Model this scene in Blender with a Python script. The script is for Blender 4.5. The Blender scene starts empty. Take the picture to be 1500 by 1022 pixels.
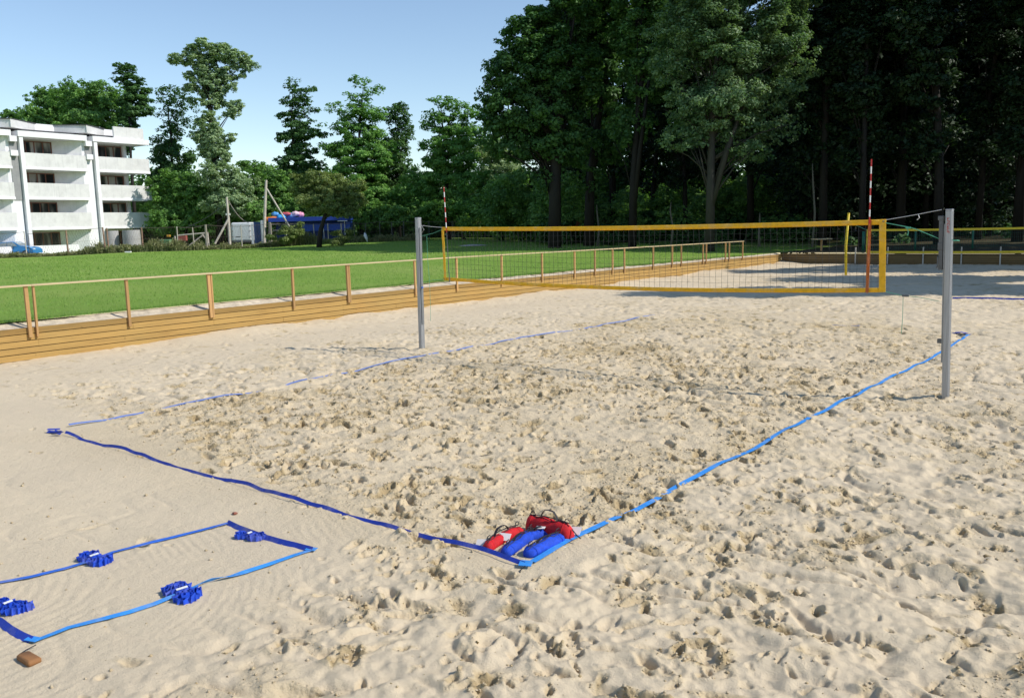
import bpy, math, random
import numpy as np
from mathutils import Vector, Matrix
R_ = np.random.RandomState
rnd = random.Random(7)
sc = bpy.context.scene
COL = sc.collection
PI = math.pi
# ------------------------------------------------------------------ camera
CAM = np.array([7.752, -12.912, 2.516]); YAW, PIT, ROL, FPX = -0.670255, 0.140875, -0.024762, 1262.07
Fv = np.array([math.sin(YAW)*math.cos(PIT), math.cos(YAW)*math.cos(PIT), -math.sin(PIT)])
_R = np.array([math.cos(YAW), -math.sin(YAW), 0.]); _U = np.cross(_R, Fv)
Rv = math.cos(ROL)*_R + math.sin(ROL)*_U; Uv = -math.sin(ROL)*_R + math.cos(ROL)*_U
cam = bpy.data.objects.new('camera', bpy.data.cameras.new('camera')); COL.objects.link(cam)
cam.data.sensor_width = 36; cam.data.lens = FPX/1500*36; cam.data.clip_end = 4000; cam.data.clip_start = .05
M = Matrix(((Rv[0], Uv[0], -Fv[0], CAM[0]), (Rv[1], Uv[1], -Fv[1], CAM[1]), (Rv[2], Uv[2], -Fv[2], CAM[2]), (0, 0, 0, 1)))
cam.matrix_world = M; sc.camera = cam
def at(px, py, d):
    "surveyed point: photo direction at a real depth d in metres"
    return CAM + (Fv*FPX + Rv*(px-750) - Uv*(py-511))*(d/FPX)
def ground_pt(px, py, z=0.):
    r = Fv*FPX + Rv*(px-750) - Uv*(py-511); return CAM + r*((z-CAM[2])/r[2])
# ------------------------------------------------------------------ light
SUN_AZ = math.atan2(.909, .416); SUN_EL = math.radians(41)
w = bpy.data.worlds.new('World'); sc.world = w; w.use_nodes = True
nt = w.node_tree; bg = nt.nodes['Background']
sky = nt.nodes.new('ShaderNodeTexSky'); sky.sky_type = 'NISHITA'; sky.sun_disc = False
sky.sun_elevation = SUN_EL; sky.sun_rotation = SUN_AZ; sky.altitude = 0; sky.air_density = 1.0; sky.dust_density = 0.0; sky.ozone_density = 1.5
nt.links.new(sky.outputs[0], bg.inputs[0]); bg.inputs[1].default_value = .15
sl = bpy.data.lights.new('sun', 'SUN'); sl.energy = 4.3; sl.angle = math.radians(.5); sl.color = (1, .955, .88)
so = bpy.data.objects.new('sun', sl); COL.objects.link(so)
sd = Vector((math.cos(SUN_EL)*math.sin(SUN_AZ), math.cos(SUN_EL)*math.cos(SUN_AZ), math.sin(SUN_EL)))
so.rotation_euler = sd.to_track_quat('Z', 'Y').to_euler(); so.location = (30, 10, 40)
sc.view_settings.view_transform = 'Standard'; sc.view_settings.look = 'None'; sc.view_settings.exposure = .1; sc.view_settings.gamma = 1
# ------------------------------------------------------------------ materials
class NB:
    def __init__(s, name):
        s.m = bpy.data.materials.new(name); s.m.use_nodes = True; s.t = s.m.node_tree
        s.b = s.t.nodes['Principled BSDF']; s.out = s.t.nodes['Material Output']
        s.tc = s.t.nodes.new('ShaderNodeTexCoord')
    def n(s, ty, **kw):
        x = s.t.nodes.new(ty)
        for k, v in kw.items(): setattr(x, k, v)
        return x
    def l(s, a, b): s.t.links.new(a, b)
    def noise(s, scale, detail=4, rough=.55, vec=None, stretch=None):
        x = s.n('ShaderNodeTexNoise'); x.inputs['Scale'].default_value = scale; x.inputs['Detail'].default_value = detail
        x.inputs['Roughness'].default_value = rough
        v = vec or s.tc.outputs['Object']
        if stretch:
            mp = s.n('ShaderNodeMapping'); mp.inputs['Scale'].default_value = stretch; s.l(v, mp.inputs[0]); v = mp.outputs[0]
        s.l(v, x.inputs['Vector']); return x.outputs['Fac']
    def ramp(s, fac, stops):
        r = s.n('ShaderNodeValToRGB'); e = r.color_ramp.elements
        while len(e) < len(stops): e.new(.5)
        for i, (p, c) in enumerate(stops): e[i].position = p; e[i].color = (*c, 1) if len(c) == 3 else c
        s.l(fac, r.inputs[0]); return r.outputs[0]
    def mix(s, fac, a, b, mode='MIX'):
        x = s.n('ShaderNodeMix', data_type='RGBA', blend_type=mode)
        for k, v in ((0, fac), (6, a), (7, b)):
            if isinstance(v, (int, float)): x.inputs[k].default_value = v
            elif isinstance(v, tuple): x.inputs[k].default_value = (*v, 1)
            else: s.l(v, x.inputs[k])
        return x.outputs[2]
    def attr(s, name):
        a = s.n('ShaderNodeAttribute'); a.attribute_name = name; return a.outputs['Fac']
    def bump(s, h, dist, strength=1, prev=None):
        x = s.n('ShaderNodeBump'); x.inputs['Distance'].default_value = dist; x.inputs['Strength'].default_value = strength
        s.l(h, x.inputs['Height'])
        if prev: s.l(prev, x.inputs['Normal'])
        return x.outputs[0]
    def fin(s, col, rough=.6, normal=None, metal=0, spec=.5):
        if isinstance(col, tuple): s.b.inputs['Base Color'].default_value = (*col, 1)
        else: s.l(col, s.b.inputs['Base Color'])
        s.b.inputs['Roughness'].default_value = rough; s.b.inputs['Metallic'].default_value = metal
        s.b.inputs['Specular IOR Level'].default_value = spec
        if normal: s.l(normal, s.b.inputs['Normal'])
        return s.m
MC = {}
def plain(name, c, rough=.6, metal=0, var=.18, scale=8, bumpd=0, spec=.4):
    if name in MC: return MC[name]
    b = NB(name); lo = tuple(x*(1-var) for x in c); hi = tuple(min(1, x*(1+var)) for x in c)
    col = b.ramp(b.noise(scale, 5, .65), [(.3, lo), (.7, hi)])
    nm = b.bump(b.noise(scale*12, 3), bumpd) if bumpd else None
    MC[name] = b.fin(col, rough, nm, metal, spec); return MC[name]
def wood(name, c, stretch, dark=.55, scale=6):
    b = NB(name)
    g = b.noise(scale, 6, .7, stretch=stretch)
    c1 = b.ramp(g, [(.25, tuple(x*dark for x in c)), (.5, c), (.8, tuple(min(1, x*1.25) for x in c))])
    k = b.noise(2.2, 2, .5, stretch=(3, 3, 3))
    c2 = b.mix(b.ramp(k, [(.70, (0, 0, 0)), (.78, (.7, .7, .7))]), c1, tuple(x*.5 for x in c))
    big = b.noise(.9, 2)
    c2 = b.mix(b.ramp(b.noise(1.6, 5, .75, stretch=(1, .35, 3)), [(.52, (0, 0, 0)), (.72, (.55, .55, .55))]), c2, (c[0]*.62, c[1]*.68, c[2]*.95))
    c3 = b.mix(b.ramp(big, [(.3, (0, 0, 0)), (.7, (.35, .35, .35))]), c2, tuple(x*1.15 for x in (c[0]*.8, c[1]*.95, c[2]*1.1)))
    oi = b.n('ShaderNodeObjectInfo'); c3 = b.mix(1.0, c3, b.ramp(oi.outputs['Random'], [(0, (.72, .70, .66)), (1, (1.12, 1.1, 1.05))]), 'MULTIPLY')
    return b.fin(c3, .75, b.bump(g, .004), spec=.25)
# sand
def sand_mat():
    b = NB('sand'); d = b.attr('damp')
    big = b.noise(.35, 4, .6); mid = b.noise(3.5, 4, .6); fine = b.noise(260, 2, .7)
    dry = b.ramp(big, [(.3, (.62, .51, .362)), (.7, (.69, .565, .392))])
    dry = b.mix(b.ramp(mid, [(.35, (0, 0, 0)), (.75, (.35, .35, .35))]), dry, (.56, .47, .335))
    damp = b.ramp(mid, [(.3, (.46, .355, .20)), (.75, (.63, .50, .31))])
    c = b.mix(d, dry, damp)
    c = b.mix(b.ramp(d, [(.72, (0, 0, 0)), (1., (.55, .55, .55))]), c, (.36, .265, .14))  # darkest tone: damp sand plus painted shade of the pits
    c = b.mix(b.ramp(fine, [(.3, (.75, .74, .72)), (.5, (1, 1, 1)), (.75, (1.0, 1.0, 1.0))]), (0, 0, 0), c, 'MULTIPLY') if False else c
    g = b.ramp(fine, [(.22, (.72, .68, .62)), (.42, (1, 1, 1))])
    c = b.mix(1.0, c, g, 'MULTIPLY')
    # crumbs of damp sand
    v = b.n('ShaderNodeTexVoronoi'); v.inputs['Scale'].default_value = 26; b.l(b.tc.outputs['Object'], v.inputs['Vector'])
    cr = b.ramp(v.outputs['Distance'], [(.0, (1, 1, 1)), (.45, (0, 0, 0))])
    m1 = b.mix(1.0, cr, d, 'MULTIPLY')
    n1 = b.bump(m1, .022, .75); n2 = b.bump(b.noise(24, 6, .78), .016, .9, n1); n3 = b.bump(fine, .0022, .6, n2)
    return b.fin(c, .95, n3, spec=.12)
def grass_ground():
    b = NB('meadow_turf')
    n1 = b.noise(.12, 5, .6); n2 = b.noise(1.8, 5, .7); n3 = b.noise(30, 4, .8)
    c = b.ramp(n1, [(.3, (.165, .29, .042)), (.5, (.215, .355, .055)), (.7, (.30, .40, .09))])
    c = b.mix(b.ramp(n2, [(.35, (0, 0, 0)), (.8, (.5, .5, .5))]), c, (.30, .34, .10))
    c = b.mix(b.ramp(b.noise(.55, 5, .75), [(.60, (0, 0, 0)), (.74, (.6, .6, .6))]), c, (.36, .36, .14))
    c = b.mix(b.ramp(n3, [(.25, (.7, .7, .7)), (.6, (0, 0, 0))]), c, (.12, .23, .035))
    pos = b.n('ShaderNodeSeparateXYZ'); b.l(b.tc.outputs['Object'], pos.inputs[0])
    # bare litter below the wood
    mr = b.n('ShaderNodeMapRange'); mr.inputs[1].default_value = 48; mr.inputs[2].default_value = 62
    nz = b.n('ShaderNodeMath', operation='MULTIPLY_ADD'); b.l(b.noise(.25, 4), nz.inputs[0]); nz.inputs[1].default_value = 22
    ad = b.n('ShaderNodeMath', operation='MULTIPLY_ADD'); b.l(pos.outputs[0], ad.inputs[0]); ad.inputs[1].default_value = .45; b.l(pos.outputs[1], ad.inputs[2])
    b.l(ad.outputs[0], nz.inputs[2]); b.l(nz.outputs[0], mr.inputs[0])
    c = b.mix(mr.outputs[0], c, (.07, .06, .035))
    return b.fin(c, .9, b.bump(n3, .05, .8, b.bump(n2, .05)), spec=.1)
def litter_mat():
    b = NB('forest_litter'); n = b.noise(1.2, 6, .7)
    return b.fin(b.ramp(n, [(.3, (.03, .035, .015)), (.55, (.075, .06, .035)), (.75, (.05, .085, .02))]), .95, b.bump(b.noise(12, 4), .05), spec=.1)
def leaf_mat(name, dark, light, trans=.35):
    b = NB(name); a = b.attr('v')
    c = b.ramp(a, [(0., dark), (1., light)])
    df = b.b; b.l(c, df.inputs['Base Color']); df.inputs['Roughness'].default_value = .55; df.inputs['Specular IOR Level'].default_value = .3
    tr = b.n('ShaderNodeBsdfTranslucent'); c2 = b.mix(1.0, c, (1.15, 1.25, .6), 'MULTIPLY'); b.l(c2, tr.inputs[0])
    mx = b.n('ShaderNodeMixShader'); mx.inputs[0].default_value = trans; b.l(df.outputs[0], mx.inputs[1]); b.l(tr.outputs[0], mx.inputs[2])
    b.l(mx.outputs[0], b.out.inputs[0]); return b.m
def webbing(name, c):
    b = NB(name); wv = b.n('ShaderNodeTexWave'); wv.inputs['Scale'].default_value = 120; b.l(b.tc.outputs['Object'], wv.inputs[0])
    n = b.noise(14, 5, .7)
    dust = b.ramp(b.noise(5, 4, .6), [(.5, (0, 0, 0)), (.8, (.38, .38, .38))])
    col = b.mix(dust, b.ramp(n, [(.3, tuple(x*.8 for x in c)), (.7, tuple(min(1, x*1.15) for x in c))]), (.5, .45, .38))
    return b.fin(col, .6, b.bump(wv.outputs['Fac'], .0006), spec=.4)
def concrete(name, c, streak=True):
    b = NB(name); n = b.noise(1.2, 6, .7)
    col = b.ramp(n, [(.25, tuple(x*.82 for x in c)), (.55, c), (.8, tuple(min(1, x*1.08) for x in c))])
    st = b.noise(3, 3, .6, stretch=(1.6, 1.6, .12))
    col = b.mix(b.ramp(st, [(.55, (0, 0, 0)), (.75, (.4, .4, .4))]), col, tuple(x*.68 for x in c))
    return b.fin(col, .85, b.bump(b.noise(25, 4), .01), spec=.2)
MSAND = sand_mat(); MTURF = grass_ground(); MLIT = litter_mat()
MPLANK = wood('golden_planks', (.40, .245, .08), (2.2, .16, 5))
MPLANK2 = wood('golden_planks_shade_darkened', (.20, .13, .055), (.10, 1.2, 3.5))  # darker copy of the planks, the far wall's shade is in the colour
MRAIL = wood('pale_rail_timber', (.62, .49, .29), (1.5, .12, 3), .8)
MPOST = wood('orange_post_timber', (.50, .29, .12), (2, 2, .2), .75)
MGREYW = wood('weathered_timber', (.30, .27, .23), (2, 2, .3), .7)
MRUST = plain('rusty_post_paint', (.27, .17, .12), .8, 0, .5, 3, .002)
MPALE = plain('pale_post_paint', (.50, .45, .38), .7, 0, .25, 4)
def alu():
    b = NB('aluminium'); n = b.noise(5, 4, .6, stretch=(20, 20, .6))
    return b.fin(b.ramp(n, [(.3, (.30, .31, .33)), (.7, (.42, .43, .45))]), .42, None, .55, .5)
MALU = alu(); MALUD = plain('dark_grey_metal', (.12, .125, .13), .5, .5, .2)
MYEL = webbing('yellow_vinyl', (.86, .47, .012)); MYEL2 = plain('yellow_paint', (.62, .46, .02), .5, 0, .12)
MORG = webbing('orange_vinyl', (.50, .13, .02))
MCORD = plain('black_net_cord', (.04, .04, .042), .8, 0, .2)
MRED = plain('red_fibreglass', (.45, .02, .02), .4, 0, .1); MWHT = plain('white_paint', (.78, .78, .76), .5, 0, .06)
MGRN = plain('green_rope', (.09, .36, .24), .7, 0, .15); MGRNP = plain('green_post_paint', (.02, .13, .08), .5, 0, .15)
MSTEEL = plain('steel_wire', (.62, .62, .62), .45, .1, .1)
MTAPE = webbing('light_blue_webbing', (.03, .27, .74)); MTAPED = webbing('shade_toned_blue_webbing', (.012, .045, .42)); MTAPEM = webbing('blue_webbing', (.03, .14, .60))  # the dark one has the shaded face of upright tape in its colour
MBAGR = plain('red_nylon', (.58, .006, .012), .6, 0, .22, 30, .004); MBAGB = plain('blue_nylon', (.006, .062, .55), .6, 0, .22, 30, .004)
MBLACK = plain('black_webbing', (.02, .018, .022), .7, 0, .2); MTAG = plain('white_label_cloth', (.75, .70, .66), .8, 0, .06)
MBARK = wood('dark_bark', (.024, .020, .016), (3, 3, .5), .5); MBARKL = wood('grey_bark', (.17, .155, .12), (3, 3, .5), .5)
MGRAV = plain('grey_sandy_strip', (.56, .465, .34), .9, 0, .3, 5, .01)
# ------------------------------------------------------------------ mesh helpers
def link(name, me, mat, parent=None):
    o = bpy.data.objects.new(name, me); COL.objects.link(o)
    if mat is not None and not me.materials: me.materials.append(mat)
    if parent is not None: o.parent = parent
    return o
class MB:
    def __init__(s): s.v = []; s.f = []; s.org = None
    def add(s, vs, fs):
        k = len(s.v); s.v += [tuple(map(float, p)) for p in vs]; s.f += [tuple(i+k for i in f) for f in fs]; return s
    def box(s, a, b):
        (x0, y0, z0), (x1, y1, z1) = a, b
        return s.add([(x0,y0,z0),(x1,y0,z0),(x1,y1,z0),(x0,y1,z0),(x0,y0,z1),(x1,y0,z1),(x1,y1,z1),(x0,y1,z1)],
                     [(0,3,2,1),(4,5,6,7),(0,1,5,4),(1,2,6,5),(2,3,7,6),(3,0,4,7)])
    def cbox(s, c, h, u=(1,0,0), v=(0,1,0), bev=0.):
        "box at c with half sizes h on axes u, v, u x v"
        u = np.array(u, float); u /= np.linalg.norm(u); v = np.array(v, float); v -= u*(v@u); v /= np.linalg.norm(v); n = np.cross(u, v); c = np.array(c, float)
        if bev <= 0:
            p = [c+u*h[0]*i+v*h[1]*j+n*h[2]*k for k in (-1, 1) for i, j in ((-1,-1),(1,-1),(1,1),(-1,1))]
            return s.add(p, [(0,3,2,1),(4,5,6,7),(0,1,5,4),(1,2,6,5),(2,3,7,6),(3,0,4,7)])
        prof = []
        for qx, qy, a0 in ((1,1,0),(-1,1,90),(-1,-1,180),(1,-1,270)):
            for k in range(4):
                a = math.radians(a0+k*30); prof.append((qx*(h[0]-bev)+bev*math.cos(a), qy*(h[1]-bev)+bev*math.sin(a)))
        rings = []
        for z, sh in ((-h[2], bev*.7), (-h[2]+bev*.7, 0), (h[2]-bev*.7, 0), (h[2], bev*.7)):
            rings.append([c+u*(x-math.copysign(min(sh, abs(x)), x))+v*(y-math.copysign(min(sh, abs(y)), y))+n*z for x, y in prof])
        return s.loft(rings)
    def loft(s, rings, cap=True, closed=True):
        m = len(rings[0]); vs = [p for r in rings for p in r]; fs = []
        for i in range(len(rings)-1):
            for j in range(m if closed else m-1):
                a = i*m+j; b = i*m+(j+1) % m; fs.append((a, b, b+m, a+m))
        if cap and closed: fs.append(tuple(range(m-1, -1, -1))); fs.append(tuple(range((len(rings)-1)*m, len(rings)*m)))
        return s.add(vs, fs)
    def tube(s, pts, rad, n=6, cap=True, flat=1.):
        pts = [np.array(p, float) for p in pts]; rings = []; rad = rad if hasattr(rad, '__len__') else [rad]*len(pts)
        ref = None
        for i, p in enumerate(pts):
            t = pts[min(i+1, len(pts)-1)]-pts[max(i-1, 0)]; L = np.linalg.norm(t); t = t/(L or 1)
            if ref is None or abs(ref@t) > .98: ref = np.array([0,0,1.]) if abs(t[2]) < .9 else np.array([1.,0,0])
            a = np.cross(t, ref); a /= np.linalg.norm(a); b = np.cross(a, t); ref = b
            rings.append([p+(a*math.cos(2*PI*k/n)+b*flat*math.sin(2*PI*k/n))*rad[i] for k in range(n)])
        return s.loft(rings, cap)
    def prism(s, poly, z0, z1):
        m = len(poly); vs = [(x, y, z0) for x, y in poly]+[(x, y, z1) for x, y in poly]
        return s.add(vs, [tuple(range(m-1, -1, -1)), tuple(range(m, 2*m))]+[(j, (j+1) % m, (j+1) % m+m, j+m) for j in range(m)])
    def tf(s, fn): s.v = [tuple(fn(p)) for p in s.v]; return s
    def build(s, name, mat, parent=None, smooth=False, local=True, own=False):
        vs = np.array(s.v) if s.v else np.zeros((0, 3))
        loc = None
        if parent is None and local and len(vs):
            loc = np.array([vs[:,0].mean(), vs[:,1].mean(), vs[:,2].min()]); vs = vs-loc
        elif parent is not None and not own:
            off = np.zeros(3); p = parent
            while p is not None: off = off+np.array(p.location); p = p.parent
            vs = vs-off
        me = bpy.data.meshes.new(name); me.from_pydata([tuple(p) for p in vs], [], s.f); me.update()
        if smooth: me.polygons.foreach_set('use_smooth', [True]*len(me.polygons))
        o = link(name, me, mat, parent)
        if loc is not None: o.location = loc
        return o
def empty(name, loc):
    o = bpy.data.objects.new(name, None); COL.objects.link(o); o.location = tuple(float(x) for x in loc); o.empty_display_size = .2; return o
def tag(o, label=None, cat=None, group=None, kind=None):
    for k, v in (('label', label), ('category', cat), ('group', group), ('kind', kind)):
        if v: o[k] = v
    return o
def np_mesh(name, V, Fq, mat, parent=None, attr=None, smooth=False):
    "quads (n,4) or tris (n,3) from arrays"
    me = bpy.data.meshes.new(name); k = Fq.shape[1]
    me.vertices.add(len(V)); me.vertices.foreach_set('co', V.astype(np.float32).ravel())
    me.loops.add(Fq.size); me.loops.foreach_set('vertex_index', Fq.astype(np.int32).ravel())
    me.polygons.add(len(Fq)); me.polygons.foreach_set('loop_start', np.arange(0, Fq.size, k, dtype=np.int32))
    me.polygons.foreach_set('loop_total', np.full(len(Fq), k, np.int32))
    if smooth: me.polygons.foreach_set('use_smooth', np.ones(len(Fq), bool))
    me.update(calc_edges=True)
    if attr:
        for an, (dom, arr) in attr.items():
            a = me.attributes.new(an, 'FLOAT', dom); a.data.foreach_set('value', arr.astype(np.float32))
    return link(name, me, mat, parent)
def tree_copy(o, parent=None):
    c = o.copy(); COL.objects.link(c); c.parent = parent
    for ch in list(o.children): tree_copy(ch, c)
    return c
# ------------------------------------------------------------------ noise on arrays
def vnoise(x, y, s, seed):
    r = R_(seed); N = 256; T = r.rand(N, N)
    x = x/s; y = y/s; xi = np.floor(x).astype(int); yi = np.floor(y).astype(int); fx = x-xi; fy = y-yi
    fx = fx*fx*(3-2*fx); fy = fy*fy*(3-2*fy); a = T[xi % N, yi % N]; b = T[(xi+1) % N, yi % N]; c = T[xi % N, (yi+1) % N]; d = T[(xi+1) % N, (yi+1) % N]
    return (a*(1-fx)+b*fx)*(1-fy)+(c*(1-fx)+d*fx)*fy-.5
def sstep(a, b, x): t = np.clip((x-a)/(b-a), 0, 1); return t*t*(3-2*t)
# ------------------------------------------------------------------ sand surface
def smooth_zone(x, y):
    "raked, little trodden sand: 1 = smooth"
    z1 = sstep(3.3, 2.4, x+.25*(y+9))*sstep(-7.4, -8.2, y+.12*x-.15)*sstep(-12.3, -11.2, y+.0*x)
    z2 = sstep(-6.4, -8.2, x)*.7
    z3 = sstep(-1.0, -6.0, x)*sstep(-6.5, -8.0, y)*.6
    z5 = sstep(.75, .4, np.hypot(x-3.75, y+7.75))
    z4 = .35*sstep(2.3, 1.2, np.hypot(x-1.6, (y+4.9)*.8))
    return np.clip(np.maximum(np.maximum(np.maximum(z1, z5), z2), np.maximum(z3, z4)), 0, 1)
class Raster:
    def __init__(s, x0, x1, y0, y1, h, seed, dens, small):
        s.x0, s.y0, s.h = x0, y0, h; nx = int((x1-x0)/h); ny = int((y1-y0)/h)
        X, Y = np.meshgrid(x0+np.arange(nx)*h, y0+np.arange(ny)*h, indexing='ij'); s.Z = np.zeros((nx, ny)); s.D = np.zeros((nx, ny)); r = R_(seed)
        sm = smooth_zone(X, Y)
        wx = X+.25*vnoise(X, Y, .5, seed+1); wy = Y+.25*vnoise(X, Y, .5, seed+2)
        rough = 1-.82*sm; ct = sstep(4.6, 3.8, np.abs(X))*sstep(8.8, 8, np.abs(Y))
        s.Z += rough*((.018+.012*ct)*vnoise(wx, wy, .45, seed+3)+(.017+.013*ct)*vnoise(wx, wy, .2, seed+4)+.028*vnoise(wx, wy, .095, seed+5)+.019*vnoise(X, Y, .05, seed+15))
        s.Z -= rough*.045*np.clip(.16-np.abs(vnoise(wx*.8, wy, .33, seed+6)), 0, .16)/.16*sstep(-.1, .25, vnoise(X, Y, 1.4, seed+7))
        n = int(dens*(x1-x0)*(y1-y0))
        cx = r.uniform(x0, x1, n); cy = r.uniform(y0, y1, n); keep = r.rand(n) > smooth_zone(cx, cy)*.97
        patch = vnoise(cx, cy, 1.3, seed+8)
        court = (np.abs(cx) < 4.2) & (np.abs(cy) < 8.4)
        keep &= r.rand(n) < np.clip(.62+patch*1.3+.22*court, .12, 1)
        for i in np.nonzero(keep)[0]:
            k = r.rand(); big = k > small
            a = r.uniform(.08, .15) if big else r.uniform(.025, .065); b = r.uniform(.035, .06) if big else r.uniform(.016, .036)
            dep = (r.uniform(.018, .052)*(1.45 if court[i] else .72)*(1.25 if s.h > .03 else 1)) if big else r.uniform(.014, .040)*(1.3 if court[i] else 1); th = r.uniform(0, PI) if k > .3 else r.normal(2.0, .5)
            s.stamp(cx[i], cy[i], a, b, dep, th, r, seed)
        s.D = np.clip(s.D, 0, 1)*np.clip(.35+2.2*np.clip(vnoise(X, Y, .12, seed+9)+.2, 0, 1), 0, 1)
        # crumbly relief where the sand was turned up
        cr = np.clip(vnoise(X, Y, .035, seed+10), -.1, .5)+.6*np.clip(vnoise(X, Y, .06, seed+11), -.05, .5)
        s.Z += s.D*.030*cr
        s.D = np.clip(s.D+(rough-.18)*.42*sstep(0, .35, vnoise(X, Y, .8, seed+12)+.5*vnoise(X, Y, .15, seed+13)), 0, 1)
    def stamp(s, cx, cy, a, b, dep, th, r, seed):
        R = max(a, b)*2.4; i0 = int((cx-R-s.x0)/s.h); i1 = int((cx+R-s.x0)/s.h)+1; j0 = int((cy-R-s.y0)/s.h); j1 = int((cy+R-s.y0)/s.h)+1
        if i0 < 0 or j0 < 0 or i1 >= s.Z.shape[0] or j1 >= s.Z.shape[1]: return
        X = s.x0+np.arange(i0, i1)*s.h-cx; Y = s.y0+np.arange(j0, j1)*s.h-cy; X, Y = np.meshgrid(X, Y, indexing='ij')
        u = X*math.cos(th)+Y*math.sin(th); v = -X*math.sin(th)+Y*math.cos(th)
        ang = np.arctan2(v/b, u/a); w_ = 1+.16*math.sin(r.rand()*6)*np.sin(2*ang+r.rand()*6)+.12*np.sin(3*ang+r.rand()*6)+.07*np.sin(5*ang+r.rand()*6)
        d = np.sqrt((u/a)**2+(v/b)**2)/w_
        pit = sstep(1.08, .55, d)*(1+.5*u/a*r.uniform(-1, 1)); rim = np.exp(-((d-1.32)/.24)**2)*(.6+.5*np.sin(ang+r.rand()*6))
        s.Z[i0:i1, j0:j1] += dep*(-pit+.42*rim)
        s.D[i0:i1, j0:j1] += sstep(1.9, .9, d)*r.uniform(.1, .9)
    def get(s, A, x, y):
        fx = np.clip((x-s.x0)/s.h, 0, A.shape[0]-1.001); fy = np.clip((y-s.y0)/s.h, 0, A.shape[1]-1.001)
        i = fx.astype(int); j = fy.astype(int); fx = fx-i; fy = fy-j
        return (A[i, j]*(1-fx)+A[i+1, j]*fx)*(1-fy)+(A[i, j+1]*(1-fx)+A[i+1, j+1]*fx)*fy
RN = Raster(-9, 13.5, -13, 7, .014, 11, 46, .74)
RF = Raster(-13, 34, -22, 38.5, .045, 51, 17.0, .35)
def sand_h(x, y, damp=False):
    x = np.asarray(x, float); y = np.asarray(y, float)
    wn = sstep(-9, -7.8, x)*sstep(13.5, 12.8, x)*sstep(-13, -12.7, y)*sstep(7, 5.8, y)
    wf = sstep(-13, -12.8, x)*sstep(34, 32, x)*sstep(-22, -20, y)*sstep(38.5, 38.2, y)
    z = RN.get(RN.Z, x, y)*wn+RF.get(RF.Z, x, y)*wf*(1-wn)
    base = .06*vnoise(x, y, 3.1, 5)+.05*vnoise(x, y, 1.5, 6)
    base = base*(1-.6*smooth_zone(x, y))
    # broad soft ridges of driven sand to the right of the court
    rt = sstep(4.2, 6.0, x)*wn; u = (x*.55+y*.83)/.34+2.2*vnoise(x, y, .9, 21)+1.1*vnoise(x, y, .4, 22)
    base += rt*.016*np.sin(u*2.4)
    # raked arcs round the spare line set
    q = smooth_zone(x, y)*wn*sstep(-7.6, -8.4, y)
    base += q*.0016*np.sin((np.hypot(x-.6, y+11.2)+.30*vnoise(x, y, 1., 31)+.05*vnoise(x, y, .25, 33))*78)*sstep(-.1, .2, vnoise(x, y, .7, 32))
    # drifted up at the plank wall
    base += .10*sstep(-9.6, -11.3, x)*(1+1.4*vnoise(x, y, 2.2, 8)+.8*vnoise(x, y, .6, 9))*sstep(-6, 2, y)
    if damp:
        cm = .30*sstep(4.5, 3.6, np.abs(x))*sstep(9.0, 7.8, np.abs(y))*(1+1.2*vnoise(x, y, 1.1, 41))
        return z+base, np.clip(RN.get(RN.D, x, y)*wn+RF.get(RF.D, x, y)*wf*(1-wn)+cm, 0, 1)
    return z+base
def SH(x, y, r=0.):
    if r == 0: return float(sand_h(np.array([x]), np.array([y]))[0])
    g = np.linspace(-r, r, 7); X, Y = np.meshgrid(x+g, y+g); return float(sand_h(X, Y).mean())
def build_sand():
    rr = [.03, .6, 1.2, 1.8, 2.4, 2.9, 3.3]
    while rr[-1] < 62: rr.append(rr[-1]*(1+.0021+rr[-1]*.00009))
    rr = np.array(rr); yc = -YAW  # bearing of the court from here
    a_d = np.arange(-.66, .66, .00155); a_c = np.linspace(.66, 2*PI-.66, 120)[1:-1]
    ang = np.concatenate([a_d, a_c]); nA = len(ang); nR = len(rr)
    bx = YAW+ang
    X = CAM[0]+np.outer(rr, np.sin(bx)); Y = CAM[1]+np.outer(rr, np.cos(bx))
    Z, D = sand_h(X.ravel(), Y.ravel(), True); V = np.stack([X.ravel(), Y.ravel(), Z], 1)
    i = np.arange(nR-1)[:, None]; j = np.arange(nA)[None, :]; a = i*nA+j; b = i*nA+(j+1) % nA
    Fq = np.stack([a, b, b+nA, a+nA], -1).reshape(-1, 4)
    Vc = np.vstack([V, [[CAM[0], CAM[1], -.02]]])
    # drop what lies under the meadow
    keep = (V[Fq[:, 0], 0] > -12.6) & (V[Fq[:, 0], 1] < 38.4); Fq = Fq[keep]
    Fq = Fq[:, ::-1]
    o = np_mesh('sand', V, Fq, MSAND, None, {'damp': ('POINT', D)}, True)
    tag(o, kind='structure', label='pale trodden sand of the court')
    return o
build_sand()
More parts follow.
